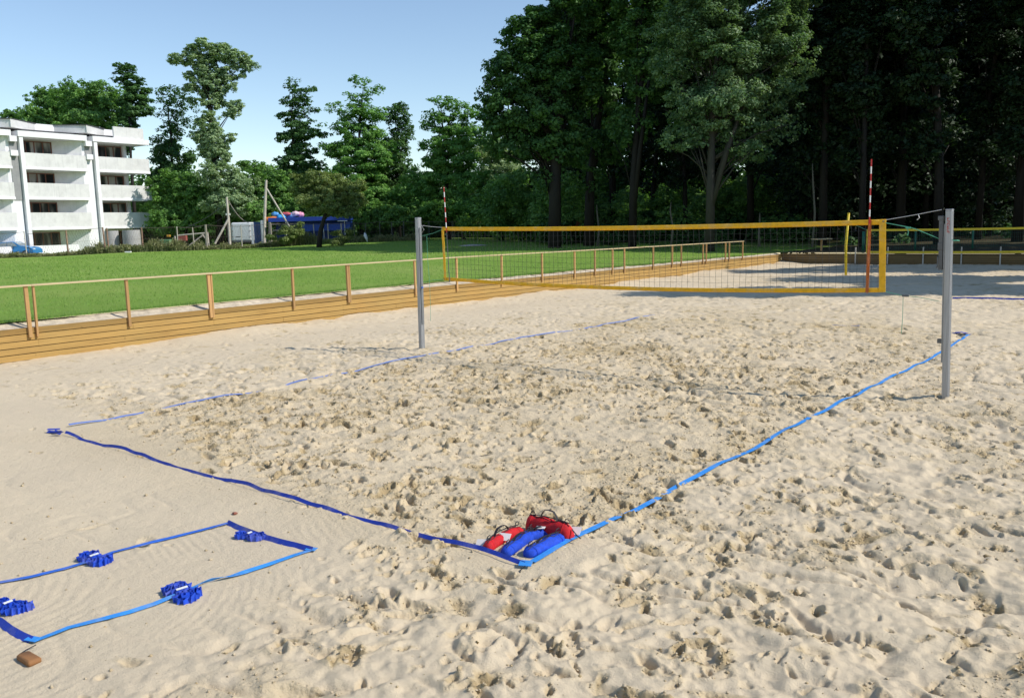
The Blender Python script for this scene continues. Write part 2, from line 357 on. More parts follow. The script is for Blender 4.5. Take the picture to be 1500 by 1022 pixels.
# ------------------------------------------------------------------ terrain
FP = [at(0, 378, 78), at(260, 367.6, 79), at(560, 354, 86), at(900, 349.5, 92)]
CTRL = [(-12, -30, .80), (-12, -5, .80), (-12, 5, .78), (-12, 15, .72), (-12, 25, .66), (-12, 37, .60), (0, 38, .58), (15, 38, .58), (-30, 5, .86), (-30, 30, .9), (0, 60, .85), (-10, 75, 1.0), (30, 60, .8)]
CTRL += [tuple(p) for p in FP] + [tuple(p+Fv*15*np.array([1, 1, 0])) for p in FP]
CT = np.array(CTRL)
def mz(x, y):
    x = np.asarray(x, float); y = np.asarray(y, float); d = (x[..., None]-CT[:, 0])**2+(y[..., None]-CT[:, 1])**2+4
    wgt = d**-1.7; return (wgt*CT[:, 2]).sum(-1)/wgt.sum(-1)
def MZ(x, y): return float(mz(np.array([x]), np.array([y]))[0])
def axis(lo, hi, fine_lo, fine_hi, step):
    a = list(np.arange(fine_lo, fine_hi+1e-6, step)); x = fine_hi; s = step
    while x < hi: s *= 1.5; x = min(hi, x+s); a.append(x)
    x = fine_lo; s = step
    while x > lo: s *= 1.5; x = max(lo, x-s); a.insert(0, x)
    return np.array(a)
def terrain(name, xs, ys, mat, label):
    X, Y = np.meshgrid(xs, ys, indexing='ij'); Z = mz(X, Y)+.02*vnoise(X, Y, 3.3, 71)+.02*vnoise(X, Y, 9, 72)
    V = np.stack([X.ravel(), Y.ravel(), Z.ravel()], 1); nx, ny = len(xs), len(ys)
    i = np.arange(nx-1)[:, None]; j = np.arange(ny-1)[None, :]; a = i*ny+j
    F_ = np.stack([a, a+ny, a+ny+1, a+1], -1).reshape(-1, 4)
    o = np_mesh(name, V, F_, mat, None, None, True); tag(o, label, kind='structure'); return o
WX = -11.3; WY = 36.8
def wall_top(y): return float(np.interp(y, [-30, 8, 36.8], [.68, .68, .535]))
terrain('meadow', axis(-1600, -11.68, -89.68, -11.679, 1.2), axis(-1400, 1700, -25, 110, 1.2), MTURF, 'green mown meadow behind the plank wall')
terrain('forest_floor', axis(-11.68, 1600, -11.68, 40, 1.5), axis(WY+.35, 1700, WY+.35, 110, 1.5), MLIT, 'dim leaf litter under the wood')
terrain('side_bank', axis(33, 1600, 33, 60, 2), axis(-1400, WY+.35, -30, WY+.35, 2), MTURF, 'grass beside the sand')
# grey sandy strip between planks and grass
ys = np.arange(-30, 37.0, .12); us = np.linspace(0, 1, 7)
X = WX-.03-us[None, :]*(.50+.14*vnoise(ys, ys*0, .9, 81)[:, None]+.1*vnoise(ys, ys*0, .25, 82)[:, None]); Y = np.repeat(ys[:, None], 7, 1)
Z = np.array([wall_top(y)-.012 for y in ys])[:, None]+us[None, :]**1.5*(mz(np.full(len(ys), -12.2), ys)-np.array([wall_top(y) for y in ys])+.03)[:, None]+.016*vnoise(X, Y, .15, 83); Z[:, -1] -= .12
V = np.stack([X.ravel(), Y.ravel(), Z.ravel()], 1); i = np.arange(len(ys)-1)[:, None]; j = np.arange(6)[None, :]; a = i*7+j
tag(np_mesh('path', V, np.stack([a, a+7, a+8, a+1], -1).reshape(-1, 4), MGRAV, None, None, True), 'grey sandy strip along the top of the planks', kind='structure')
# grass blades
def grass_blades():
    r = R_(5); parts = []
    for n, x0, x1, y0, y1, hh, ww in ((26000, -16, -11.74, -8, 34, .05, .010), (34000, -28, -14, -8, 50, .06, .016), (34000, -62, -26, 2, 60, .075, .035)):
        x = r.uniform(x0, x1, n); y = r.uniform(y0, y1, n)
        if x0 == -16: x = -11.61-.12*np.abs(vnoise(y, y*0, .7, 91))*4-np.abs(r.exponential(.5, n)*np.where(r.rand(n) < .5, .35, 4))
        z = mz(x, y)-.005+.02*vnoise(x, y, 3.3, 71)+.02*vnoise(x, y, 9, 72); h = hh*r.uniform(.5, 1.5, n); th = r.uniform(0, 2*PI, n); lx, ly = r.normal(0, .5, n)*h, r.normal(0, .5, n)*h
        a = np.stack([x-np.cos(th)*ww/2, y-np.sin(th)*ww/2, z], 1); b = np.stack([x+np.cos(th)*ww/2, y+np.sin(th)*ww/2, z], 1); c = np.stack([x+lx, y+ly, z+h], 1)
        parts.append((np.stack([a, b, c], 1).reshape(-1, 3), r.rand(n)))
    V = np.vstack([p[0] for p in parts]); v = np.concatenate([p[1] for p in parts]); F_ = np.arange(len(V)).reshape(-1, 3)
    tag(np_mesh('grass', V, F_, leaf_mat('grass_blade', (.12, .26, .035), (.30, .44, .10), .3), None, {'v': ('FACE', v)}), 'short green grass blades of the meadow', 'grass', kind='stuff')
grass_blades()
# ------------------------------------------------------------------ plank walls
MDK = plain('gap_shade_black', (.02, .015, .01), .9)  # near-black backing, puts shade into the gaps between planks
def plank_wall(name, along, a0, a1, label, cat, mat, rows=5):
    root = empty(name, (WX, a0, 0) if along == 'y' else (a0, WY, 0)); tag(root, label, cat)
    n = int((a1-a0)/4.0); r = R_(3)
    hp = .137
    for k in range(rows):
        mb = MB(); L = (a1-a0)/n
        for i in range(-1, n+1):
            s0 = a0+(i+.5*(k % 2))*L; s1 = s0+L-.004; s0 = max(s0, a0); s1 = min(s1, a1)
            if s1 <= s0+.05: continue
            j = r.uniform(-.006, .006)
            for q in range(4):                       # follow the falling top edge
                t0 = s0+(s1-s0)*q/4; t1 = s0+(s1-s0)*(q+1)/4
                if along == 'y':
                    za, zb = wall_top(t0)-.68, wall_top(t1)-.68
                    z0, z1 = k*hp+.004, (k+1)*hp-.011
                    mb.add([(WX-.035, t0, z0+za), (WX+j, t0, z0+za), (WX+j, t0, z1+za), (WX-.035, t0, z1+za), (WX-.035, t1, z0+zb), (WX+j, t1, z0+zb), (WX+j, t1, z1+zb), (WX-.035, t1, z1+zb)], [(0,1,2,3),(7,6,5,4),(1,5,6,2),(3,2,6,7),(0,3,7,4),(0,4,5,1)])
            if along == 'x':
                z0, z1 = k*.115+.004, (k+1)*.115-.010
                mb.box((s0, WY+j, z0-.02), (s1, WY+.035, z1-.02))
        mb.build('plank', mat, root)
    bk = MB()
    if along == 'y':
        for y0_ in np.arange(a0, a1-.5, 3.0):
            y1_ = min(y0_+3, a1); q0, q1 = wall_top(y0_)-.70, wall_top(y1_)-.70; bk.loft([[(WX-.05, yy_, 0), (WX-.037, yy_, 0), (WX-.037, yy_, .67+qq), (WX-.05, yy_, .67+qq)] for yy_, qq in ((y0_, q0), (y1_, q1))])
    else: bk.box((a0, WY+.037, 0), (a1, WY+.05, .545))
    bk.build('gap_shade_backing', MDK, root)
    # grass bank is held by square stakes behind
    return root
wl = plank_wall('plank_retaining_wall', 'y', -30, WY-.01, 'long low wall of golden planks between the meadow and the sand', 'retaining wall', MPLANK)
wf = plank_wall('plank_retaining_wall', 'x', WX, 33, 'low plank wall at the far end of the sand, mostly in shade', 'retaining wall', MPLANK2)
r = R_(9)
b = MB()
for y in np.arange(-29, 36.5, 2.15): b.box((WX-.11, y-.04, -.1), (WX-.038, y+.04, wall_top(y)-.03))
b.build('back_stake', MGREYW, wl)
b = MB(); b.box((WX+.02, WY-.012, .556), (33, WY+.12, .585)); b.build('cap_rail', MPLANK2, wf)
for px in (1253, 1300, 1352, 1408, 1465, 1520, 1580):
    p = ground_pt(px, 386); x = CAM[0]+(p[0]-CAM[0])*(WY-CAM[1])/(p[1]-CAM[1])
    b = MB(); b.cbox((x, WY-.035, .45), (.032, .02, .46)); b.build('stake', MPALE, wf)
# ------------------------------------------------------------------ hand rail on the plank wall
def rail_z(y): return float(np.interp(y, [-30, 8, 18, 31.3], [1.55, 1.585, 1.52, 1.455]))
rail = empty('wooden_handrail', (WX, -5, .46)); tag(rail, 'pale timber handrail on slim orange posts along the plank wall', 'handrail')
b = MB(); yy = [-13.4, -9.2, -5.02, -.78, 3.69, 8.25, 13.0, 17.9, 23.2, 27.2, 31.2]
for y0, y1 in zip(yy[:-1], yy[1:]):
    za, zb = rail_z(y0), rail_z(y1); x0, x1 = WX-.02, WX+.10; e = .003
    b.add([(x0, y0+e, za-.034), (x1, y0+e, za-.034), (x1, y1-e, zb-.034), (x0, y1-e, zb-.034), (x0, y0+e, za), (x1, y0+e, za), (x1, y1-e, zb), (x0, y1-e, zb)], [(0,3,2,1),(4,5,6,7),(0,1,5,4),(1,2,6,5),(2,3,7,6),(3,0,4,7)])
b.build('top_board', MRAIL, rail)
def rpost(y, wid=.05):
    b = MB(); top = rail_z(y)-.036; k = r.uniform(-.012, .012)
    b.cbox((WX+.034, y+k, (.47+top)/2), ((top-.47)/2, wid*.62, .03), u=(.004, r.uniform(-.01, .01), 1), v=(0, 1, 0), bev=.004)
    b.build('post', MPOST, rail)
for y in (-13.3, -11.3, -9.25, -7.2, -2.95, 1.66, 6.3, 8.25, 10.6, 13.0, 15.15, 16.6, 17.95, 18.9, 21.4, 23.2, 24.1, 26.4, 26.75, 29.0, 29.45, 31.15): rpost(y)
for y in (-5.13, -.88, 3.58): rpost(y, .06); rpost(y+(.15 if y < -5 else .075), .034)
# ------------------------------------------------------------------ net posts
def net_post(x, H, side, lean, label):
    "side = +1: the net is on +x of this post"
    z0 = SH(x, 0); root = empty('net_post', (x, 0, z0)); tag(root, label, 'net post')
    s = side
    def ln(p):   # lean towards the net
        p = np.array(p); t = (p[2]-z0); return (p[0]+lean*s*t, p[1], p[2])
    b = MB(); b.cbox((x, 0, z0+H/2-.25), (H/2+.25, .041, .055), u=(0, 0, 1), v=(1, 0, 0), bev=.010)
    b.tf(ln).build('profile', MALU, root)
    b = MB()   # groove ribs on the faces towards the camera
    for gx in (-.022, .022): b.box((x+gx-.004, -.0585, z0-.1), (x+gx+.004, -.0552, z0+H-.012))
    for gy in (-.03, .03): b.box((x+.0412, gy-.004, z0-.1), (x+.0440, gy+.004, z0+H-.012)); b.box((x-.0440, gy-.004, z0-.1), (x-.0412, gy+.004, z0+H-.012))
    b.tf(ln).build('rib', MALU, root)
    b = MB(); b.cbox((x+s*.054, 0, z0+H*.56), (H*.37, .009, .032), u=(0, 0, 1), v=(1, 0, 0), bev=.005)
    for g in (-.018, .018): b.box((x+s*.0640-.001, g-.003, z0+H*.2), (x+s*.0640+.0015, g+.003, z0+H*.92))
    b.tf(ln).build('slide_rail', plain('rail_grey', (.27, .28, .29), .45, .5, .1), root)
    b = MB(); b.cbox((x, 0, z0+H+.008), (.043, .057, .01), bev=.008); b.tf(ln).build('cap', MALU, root)
    return root, ln, z0
pl_, lnL, zL = net_post(-4.9, 2.70, 1, .012, 'square aluminium net post left of the yellow net, nearer the plank wall')
pr_, lnR, zR = net_post(5.17, 2.56, -1, .022, 'square aluminium net post right of the yellow net, red lettering near its top')
# winch box of the right post with small hook
b = MB(); x = 5.17
b.cbox((x-.096, -.005, zR+2.12), (.36, .026, .03), u=(0, 0, 1), v=(1, 0, 0), bev=.006)
b.cbox((x-.102, -.005, zR+2.46), (.03, .034, .036), u=(0, 0, 1), v=(1, 0, 0), bev=.006)
b.cbox((x-.100, -.005, zR+2.08), (.05, .032, .036), u=(0, 0, 1), v=(1, 0, 0), bev=.006)
wn = b.tf(lnR).build('winch', MALUD, pr_)
b = MB(); b.tube([(x-.12, -.04, zR+1.95), (x-.12, -.085, zR+1.93), (x-.12, -.095, zR+1.80)], .007); b.tube([(x-.12, -.095, zR+1.80), (x-.12, -.14, zR+1.80)], .011); b.tf(lnR).build('crank_handle', MALUD, wn)
b = MB(); b.cbox((x-.088, 0, zR+.78), (.03, .03, .03), bev=.006); b.tf(lnR).build('stop_block', MALUD, pr_)
# vertical red lettering: blocky strokes, too small to read in the photo
b = MB(); zz = zR+2.46; xs_ = 5.168
for k, pat in enumerate(('F', 'U', 'N', 'E', 'C', 'K')):
    z1 = zz-k*.036; z0_ = z1-.027; y = -.0602; t = .006
    xl, xr_ = xs_-.016, xs_+.016
    def st(a, c): b.box((a[0], y-.0006, a[1]), (c[0], y+.0016, c[1]))
    st((xl, z1-t), (xr_, z1))
    if pat in 'FECN': st((xl, z0_), (xl+t, z1-t-.0002))
    if pat in 'UNK': st((xr_-t, z0_), (xr_, z1-t-.0002))
    if pat in 'ECU': st((xl+t+.0002, z0_), (xr_-t-.0002, z0_+t))
    if pat in 'FEK': st((xl+t+.0002, z0_+.012), (xl+.02, z0_+.012+t*.8))
b.tf(lnR).build('lettering', MRED, pr_)
b = MB(); b.cbox((-4.9+.052+.03, -.02, zL+1.28), (.02, .012, .012)); b.tf(lnL).build('clip', MTAPEM, pl_)
# ------------------------------------------------------------------ net
NX0, NX1 = -4.22, 4.30
def zt(x): t = (x-NX0)/(NX1-NX0); return 2.545-.055*t-.035*4*t*(1-t)
def zb(x): t = (x-NX0)/(NX1-NX0); return 1.470-.010*t-.085*4*t*(1-t)
def ny(x, z): return .012*math.sin(x*2.1+z*2)+.006*math.sin(x*7)
net = empty('volleyball_net', (0, 0, 1.38)); tag(net, 'black volleyball net with yellow bands stretched between the aluminium posts', 'net')
def band(fn, z_off0, z_off1, name, mat, x0=NX0, x1=NX1, n=60, thick=.004):
    b = MB(); rings = []
    for i in range(n+1):
        x = x0+(x1-x0)*i/n; z = fn(x); y = ny(x, z)+.004*math.sin(i*1.9)
        rings.append([(x, y-thick, z+z_off0), (x, y-thick, z+z_off1), (x, y+thick, z+z_off1), (x, y+thick, z+z_off0)])
    return b.loft(rings).build(name, mat, net, True)
band(zt, -.075, 0, 'top_band', MYEL); band(zb, 0, .065, 'bottom_band', MYEL)
def side_band(xa, xb, name, mat, y=-.008, wd=.06, lean=0):
    b = MB(); rings = []
    for i in range(13):
        t = i/12; x = xa+(xb-xa)*t; z = zt(xa)-.004+(zb(xb)+.004-zt(xa)+.004)*t
        yy = ny(x, z)+y+.003*math.sin(i*2)
        rings.append([(x-wd/2, yy-.003, z), (x+wd/2, yy-.003, z), (x+wd/2, yy+.003, z), (x-wd/2, yy+.003, z)])
    return b.loft(rings).build(name, mat, net)
side_band(NX0+.02, NX0+.05, 'side_band', MYEL); side_band(NX1-.045, NX1-.01, 'side_band', MYEL, wd=.09)
side_band(4.085, 4.085, 'antenna_pocket', MORG, y=-.018, wd=.044)
b = MB(); nxs = np.arange(NX0+.05, NX1-.04, .1); cw = .0015
for x in nxs:
    zs = np.linspace(zb(x)+.06, zt(x)-.07, 5); rings = []
    for z in zs: y = ny(x, z); xx = x+.006*math.sin(z*9+x*5); rings.append([(xx-cw, y-cw, z), (xx+cw, y-cw, z), (xx+cw, y+cw, z), (xx-cw, y+cw, z)])
    b.loft(rings, cap=False)
for k in range(1, 10):
    rings = []
    for i in range(61):
        x = NX0+.03+(NX1-NX0-.06)*i/60; z = zb(x)+.06+(zt(x)-.07-zb(x)-.06)*k/10+.005*math.sin(x*6+k); y = ny(x, z)
        rings.append([(x, y-cw, z-cw), (x, y+cw, z-cw), (x, y+cw, z+cw), (x, y-cw, z+cw)])
    b.loft(rings, cap=False)
b.build('mesh', MCORD, net)
for x, z in ((NX0+.02, zt(NX0)-.03), (NX1-.03, zt(NX1)-.03), (NX0+.04, zb(NX0)+.03), (NX1-.02, zb(NX1)+.03)):
    b = MB(); b.tube([(x-.012, -.016, z), (x, -.018, z+.012), (x+.012, -.016, z), (x, -.018, z-.012), (x-.012, -.016, z)], .004, 5); b.build('eyelet', MALUD, net)
# cables and ropes
def pL(z): return lnL((-4.9+.09, 0, z))
def pR(z): return lnR((5.17-.10, 0, z))
b = MB(); b.tube([(NX1-.02, 0, zt(NX1)-.012), (4.65, -.002, 2.535), pR(2.60)], .0042, 5); b.tube([(4.72, 0, 2.55), (4.74, -.01, 2.50), (4.71, -.005, 2.47)], .006, 5)
b.build('top_cable', MSTEEL, net); b = MB(); b.tube([(NX0+.02, 0, zt(NX0)-.012), (-4.5, 0, 2.555), pL(2.585)], .0042, 5); b.tube([pL(2.585), (-4.70, -.01, 2.50), pL(2.43)], .0035, 4)
b.build('top_cable', MSTEEL, net)
b = MB(); b.tube([(NX1-.01, 0, zt(NX1)-.05), (4.62, -.01, 2.37), (4.70, -.01, 2.345), pR(2.20)], .0055, 5)
b.tube([(4.58, -.01, 2.38), (4.61, -.03, 2.31), (4.60, -.03, 2.26)], .006, 5); b.cbox((4.60, -.015, 2.365), (.03, .012, .012))
b.build('tension_rope', MGRN, net); b = MB(); b.tube([pR(2.2), (5.17+.06, -.062, 2.19), (5.17+.07, .062, 2.18), pR(2.17)], .005, 5)
b.build('rope_loop', MGRN, net); b = MB(); b.tube([(NX1-.02, 0, zb(NX1)+.02), (4.55, -.01, 1.425), (4.8, -.01, 1.40), pR(1.355)], .004, 5)
b.tube([(4.57, -.012, 1.42), (4.575, -.014, 1.1), (4.565, -.012, .88)], .0038, 5)
b.build('tension_rope', MGRN, net); b = MB(); b.tube([(NX0+.02, 0, zt(NX0)-.05), (-4.45, -.01, 2.42), pL(2.37)], .0045, 5); b.tube([(-4.63, -.01, 2.37), (-4.62, -.02, 1.9), (-4.60, -.012, 1.45), (-4.595, -.012, 1.0), (-4.6, -.02, .62)], .0035, 5)
b.build('tension_rope', MGRN, net); b = MB(); b.tube([(NX0+.05, 0, zb(NX0)+.02), (-4.5, -.01, 1.47), pL(1.42)], .003, 5)
b.build('tension_rope', MGRN, net)
b = MB(); b.cbox((4.60, -.012, 1.42), (.045, .014, .014), bev=.004); b.build('buckle', MALUD, net)
# antennas: red and white striped rods strapped to the net
def antenna(x, label, low=True, lean=0.):
    root = empty('net_antenna', (x, -.03, 1.46)); tag(root, label, 'antenna', 'striped antennas standing up from the net')
    z0, z1 = 1.46, 3.33; L = .1
    z = z1; k = 0
    while z > 2.50:
        MB().tube([(x+lean*(z-2.5), -.032, z), (x+lean*(z-L-2.5), -.032, z-L)], .0095, 8).build('red_band' if k % 2 == 0 else 'white_band', MRED if k % 2 == 0 else MWHT, root); z -= L; k += 1
    b = MB(); b.tube([(x+lean*(z-2.5), -.032, z), (x+lean*(1.46-2.5), -.03, 1.44)], .008, 8); b.build('lower_rod', MALUD if low else MORG, root)
antenna(-4.06, 'red and white striped antenna at the left end of the net, leaning slightly', True, -.035)
antenna(4.085, 'red and white striped antenna at the right end of the net, above the orange pocket', False, 0.0)
# ------------------------------------------------------------------ boundary tapes
def smoothz(x, y): return SH(x, y, .10)
def tape(pts, width, mat, label, group, tilt=0., lift=.012, seed=1, wave=.02, bury=0., name='boundary_tape', tilts=None, step=.05, parent=None):
    "ribbon draped along pts in plan (list of (x,y) or (x,y,dz)); tilt turns it on edge"
    r = R_(seed); P = []
    for a, c in zip(pts[:-1], pts[1:]):
        L = math.hypot(c[0]-a[0], c[1]-a[1]); n = max(2, int(L/step))
        for i in range(n): t = i/n; P.append((a[0]+(c[0]-a[0])*t, a[1]+(c[1]-a[1])*t))
    P.append(pts[-1][:2]); P = np.array(P); n = len(P); s = np.concatenate([[0], np.cumsum(np.hypot(*np.diff(P, axis=0).T))])
    T = np.gradient(P, axis=0); T /= np.linalg.norm(T, axis=1)[:, None]; Nn = np.stack([-T[:, 1], T[:, 0]], 1)
    wob = wave*vnoise(s, s*0+seed, .9, seed)+wave*.4*vnoise(s, s*0+seed, .3, seed+1)
    P = P+Nn*wob[:, None]
    g = np.linspace(-.11, .11, 5); Zs = np.zeros(n)
    for gx in g:
        for gy in g: Zs += sand_h(P[:, 0]+gx, P[:, 1]+gy)
    Zs /= 25; k = np.hanning(19); k /= k.sum(); Zs = np.convolve(np.pad(Zs, 9, 'edge'), k, 'valid')
    z = Zs+lift+bury*np.clip(vnoise(s, s*0+3.3, .8, seed+5)+vnoise(s, s*0+1.3, .25, seed+6)*.5, -.5, .5)
    tl = np.full(n, tilt) if tilts is None else np.interp(s/s[-1], [q[0] for q in tilts], [q[1] for q in tilts])
    tl = tl+.25*vnoise(s, s*0+9, .7, seed+7)
    b = MB(); rings = []
    for i in range(n):
        c, sn = math.cos(tl[i]), math.sin(tl[i]); N3 = np.array([Nn[i, 0]*c, Nn[i, 1]*c, sn]); Up = np.array([-Nn[i, 0]*sn, -Nn[i, 1]*sn, c])
        o = np.array([P[i, 0], P[i, 1], z[i]+abs(sn)*width*.5]); q = .0012
        rings.append([o-N3*width/2-Up*q, o+N3*width/2-Up*q, o+N3*width/2+Up*q, o-N3*width/2+Up*q])
    b.loft(rings)
    if parent is None:
        root = empty(name, (P[0][0], P[0][1], z[0])); tag(root, label, 'line tape', group)
    else: root = parent
    b.build('webbing', mat, root); return root, P, z
MDUST = webbing('dusty_blue_webbing', (.13, .21, .52))
def gp(*pp, z=0.): return [tuple(ground_pt(x, y, z)[:2]) for x, y in pp]
G1 = 'blue tapes marking the big court'
rs, _, _ = tape(gp((780, 823), (850, 783), (900, 757), (1000, 706), (1100, 659), (1218, 600), (1280, 565), (1332, 540), (1378, 517), (1402, 500), (1420, 487)), .056, MTAPE, 'long bright blue line tape running from the padded bags past the right net post', G1, lift=.022, bury=.020, seed=3, wave=.008)
ls, _, _ = tape(gp((101, 624.5), (150, 616), (200, 606), (262, 592), (320, 581), (400, 567), (480, 549), (557, 535), (600, 526), (652, 515.5), (736, 500), (814, 487), (870, 478), (960, 463)), .038, MDUST, 'pale blue half buried line tape passing just in front of the left net post', G1, lift=.006, bury=.04, seed=8, wave=.03, tilts=[(0, .25), (1, .35)])
es, P_e, z_e = tape(gp((96, 637), (150, 653), (205, 668), (240, 680), (290, 694), (345, 708), (410, 729), (480, 748), (560, 769), (640, 791), (700, 806), (740, 820), (768, 828)), .036, MTAPED, 'blue line tape, darkened for shade, standing on edge along the near end of the court', G1, tilt=.95, lift=.004, bury=.055, seed=21, wave=.006)
# crumpled left corner and square right corner tab of the near line
b = MB(); p = ground_pt(76, 634); zc = SH(p[0], p[1], .05)
for k, (dx, dy, a, t) in enumerate(((0, 0, .3, .5), (.07, .02, .6, -.4), (.17, .0, .1, .8), (-.03, .04, .9, .2), (.24, -.03, .5, -.6))):
    b.cbox((p[0]+dx, p[1]+dy, zc+.02+.008*k), (.075, .022, .0015), u=(math.cos(a), math.sin(a), .15*math.sin(k*2)), v=(-math.sin(a)*math.cos(t), math.cos(a)*math.cos(t), math.sin(t)))
b.build('corner_knot', MTAPED, es)
b = MB(); p = ground_pt(770, 828); zc = SH(p[0], p[1], .05)+.03
b.cbox((p[0], p[1], zc), (.048, .04, .003), u=(.86, .4, 0), v=(-.4, .86, .12), bev=.0); es_t = b.build('corner_tab', MTAPE, es)
b = MB(); b.tube([(p[0]+.03, p[1]-.045, zc), (p[0]+.02, p[1]-.09, zc-.02), (p[0]+.05, p[1]-.14, zc-.035)], .004, 5); b.build('elastic_cord', MBLACK, es)
p = ground_pt(1407, 486.5); b = MB(); zc = SH(p[0], p[1], .1)
for k in range(5): b.cbox((p[0]-.1+.06*k, p[1]+.04*math.sin(k*2), zc+.03+.012*(k % 2)), (.07, .03, .002), u=(1, .5*math.sin(k), .2*math.cos(k)), v=(-.3, 1, .3*math.sin(k*3)))
b.build('corner_knot', MTAPED, rs)
fe, _, _ = tape([(-3.9, 7.9), (-2, 7.95), (0, 8.0), (2, 8.0), (4, 8.05)], .05, MTAPEM, 'mostly buried line tape closing the far end of the near court', G1, lift=-.025, bury=.06, seed=31)
tape(gp((1395, 437.5), (1425, 438.2), (1460, 439), (1500, 440), (1560, 442)), .05, MTAPED, 'dark line tape of the far court seen to the right of the post', 'blue tapes marking the far court', tilt=1.1, lift=.0, seed=33)
# ------------------------------------------------------------------ spare line set laid out by the camera
G2 = 'blue tapes laid out in a small rectangle'
def bundle(parent, px, py, ang, W=.30, D=.095, hgt=.052, N=17, bend=.35, label=None):
    "tape folded back and forth like an accordion, pinched by a white tie"
    c = ground_pt(px, py); x, y = c[0], c[1]; z = SH(x, y, .08)+.003; rr = R_(int(px)); b = MB()
    ang -= .25; u = np.array([math.cos(ang), math.sin(ang)]); v = np.array([-u[1], u[0]])
    for lobe, (ou, ov, ru, rv) in enumerate(((-.24*W, .30*D, .27*W, .55*D), (.24*W, -.22*D, .29*W, .62*D))):
        for ring, sc_ in enumerate((1., .74, .5, .28)):
            nw = max(5, int(N*1.1*sc_)); n = nw*8; ph = rr.uniform(0, 6); pts = []; rings = []
            for i in range(n+1):
                a = 2*PI*i/n; am = .5+.5*math.sin(2*a+ph*3)*math.sin(5*a+ph); rip = 1+(.06+.10*am)/sc_*math.sin(nw*a+ph+.8*math.sin(2*a))+.10*math.sin(2*a+ph)+.05*math.sin(3*a+ph); rip2 = a+.10/sc_*math.cos(nw*a+ph)
                q = np.array([x, y])+u*(ou+ru*sc_*rip*math.cos(rip2))+v*(ov+rv*sc_*rip*math.sin(rip2)); pts.append(q)
            P = np.array(pts); T = np.gradient(P, axis=0); T /= np.linalg.norm(T, axis=1)[:, None]+1e-9
            for i in range(n+1):
                nn = np.array([-T[i, 1], T[i, 0]])*.0014; hz = hgt*(.82+.16*math.sin(i*.21+ph)+.1*math.sin(i*.07)); out = (P[i]-P.mean(0))*.12*math.sin(i*.5)
                a0 = P[i]-nn; c0 = P[i]+nn
                rings.append([(*a0, z), (*c0, z), (*(c0+out), z+hz), (*(a0+out), z+hz)])
            b.loft(rings)
    o = b.build('folded_bundle', MTAPEB, parent); k = D*.62
    b = MB(); b.cbox((x+v[0]*k*.1, y+v[1]*k*.1, z+hgt+.001), (k*.42, .010, .003), u=(v[0]*.8+u[0]*.6, v[1]*.8+u[1]*.6, .06), v=(u[0], u[1], 0), bev=0)
    b.build('tie', MWHT, o)
MTAPEB = webbing('bundle_blue_webbing', (.012, .07, .56))
t1, _, _ = tape(gp((334, 767), (300, 776), (250, 789), (200, 801), (165, 810), (135, 822), (95, 834), (45, 846), (0, 854), (-80, 870)), .042, MTAPEM, 'light blue tape forming the back side of the small rectangle, one folded bundle', G2, lift=.012, seed=41, wave=.012, tilts=[(0, 0), (.3, -.25), (.5, .1), (1, -.1)])
bundle(t1, 138, 822, YAW*-1+.12, W=.30, D=.125, N=13, bend=.25)
t2, _, _ = tape(gp((458, 806), (430, 815), (395, 828), (360, 840), (320, 851), (290, 860), (262, 872), (225, 888), (190, 900), (150, 910), (100, 922), (50, 942)), .042, MTAPE, 'light blue tape forming the front side of the small rectangle, largest folded bundle', G2, lift=.012, seed=43, wave=.012, tilts=[(0, -.1), (.3, -.2), (.42, 1.0), (.5, -.1), (.7, -.3), (1, .0)])
bundle(t2, 266, 872, YAW*-1-.05, W=.31, D=.15, N=13, bend=.3)
t3, _, _ = tape(gp((334, 767), (350, 775), (385, 788), (410, 795), (435, 801), (458, 807)), .046, MTAPED, 'dark blue tape closing the right end of the small rectangle, smallest folded bundle', G2, tilt=.9, lift=.0, seed=45, wave=.01)
bundle(t3, 366, 789, YAW*-1+.2, W=.25, D=.075, N=11)
t4, _, _ = tape(gp((-60, 893), (-20, 906), (0, 913), (15, 925), (30, 934), (45, 941)), .05, MTAPED, 'dark blue tape with a bundle at the left edge, beside the brown block', G2, tilt=.7, lift=.0, seed=47, wave=.008)
bundle(t4, 12, 893, YAW*-1+.25, W=.31, D=.11, N=15, bend=.25)
for par, px, py in ((t4, 48, 940), (t3, 456, 806)):
    p = ground_pt(px, py); zc = SH(p[0], p[1], .05)+.018; b = MB(); b.cbox((p[0], p[1], zc), (.045, .026, .002), u=(.9, .3, 0), v=(-.3, .9, .1)); b.build('corner_tab', MTAPE, par)
p = ground_pt(42, 955); b = MB(); zc = SH(p[0], p[1], .05); b.tube([(p[0]-.01, p[1]+.05, zc+.02), (p[0]-.02, p[1], zc+.008), (p[0]+.0, p[1]-.05, zc+.006)], .003, 5); b.build('elastic_cord', MBLACK, t4)
# brown wooden block
p = ground_pt(43, 969); zc = SH(p[0], p[1], .05); b = MB(); rr = R_(2)
b.cbox((p[0], p[1], zc+.014), (.082, .04, .02), u=(math.cos(YAW*-1-.75+.03), math.sin(YAW*-1-.75+.03)+.1, .03), v=(.1, 1, .0), bev=.012)
b.v = [(x+.004*math.sin(z*90+x*40), y+.003*math.sin(x*70), z+.003*math.sin(x*55+y*30)) for x, y, z in b.v]
tag(b.build('wooden_block', wood('brown_block', (.36, .17, .07), (8, 1, 8), .7), None, True), 'small rounded brown wooden block lying on the sand near the lower left corner', 'block')
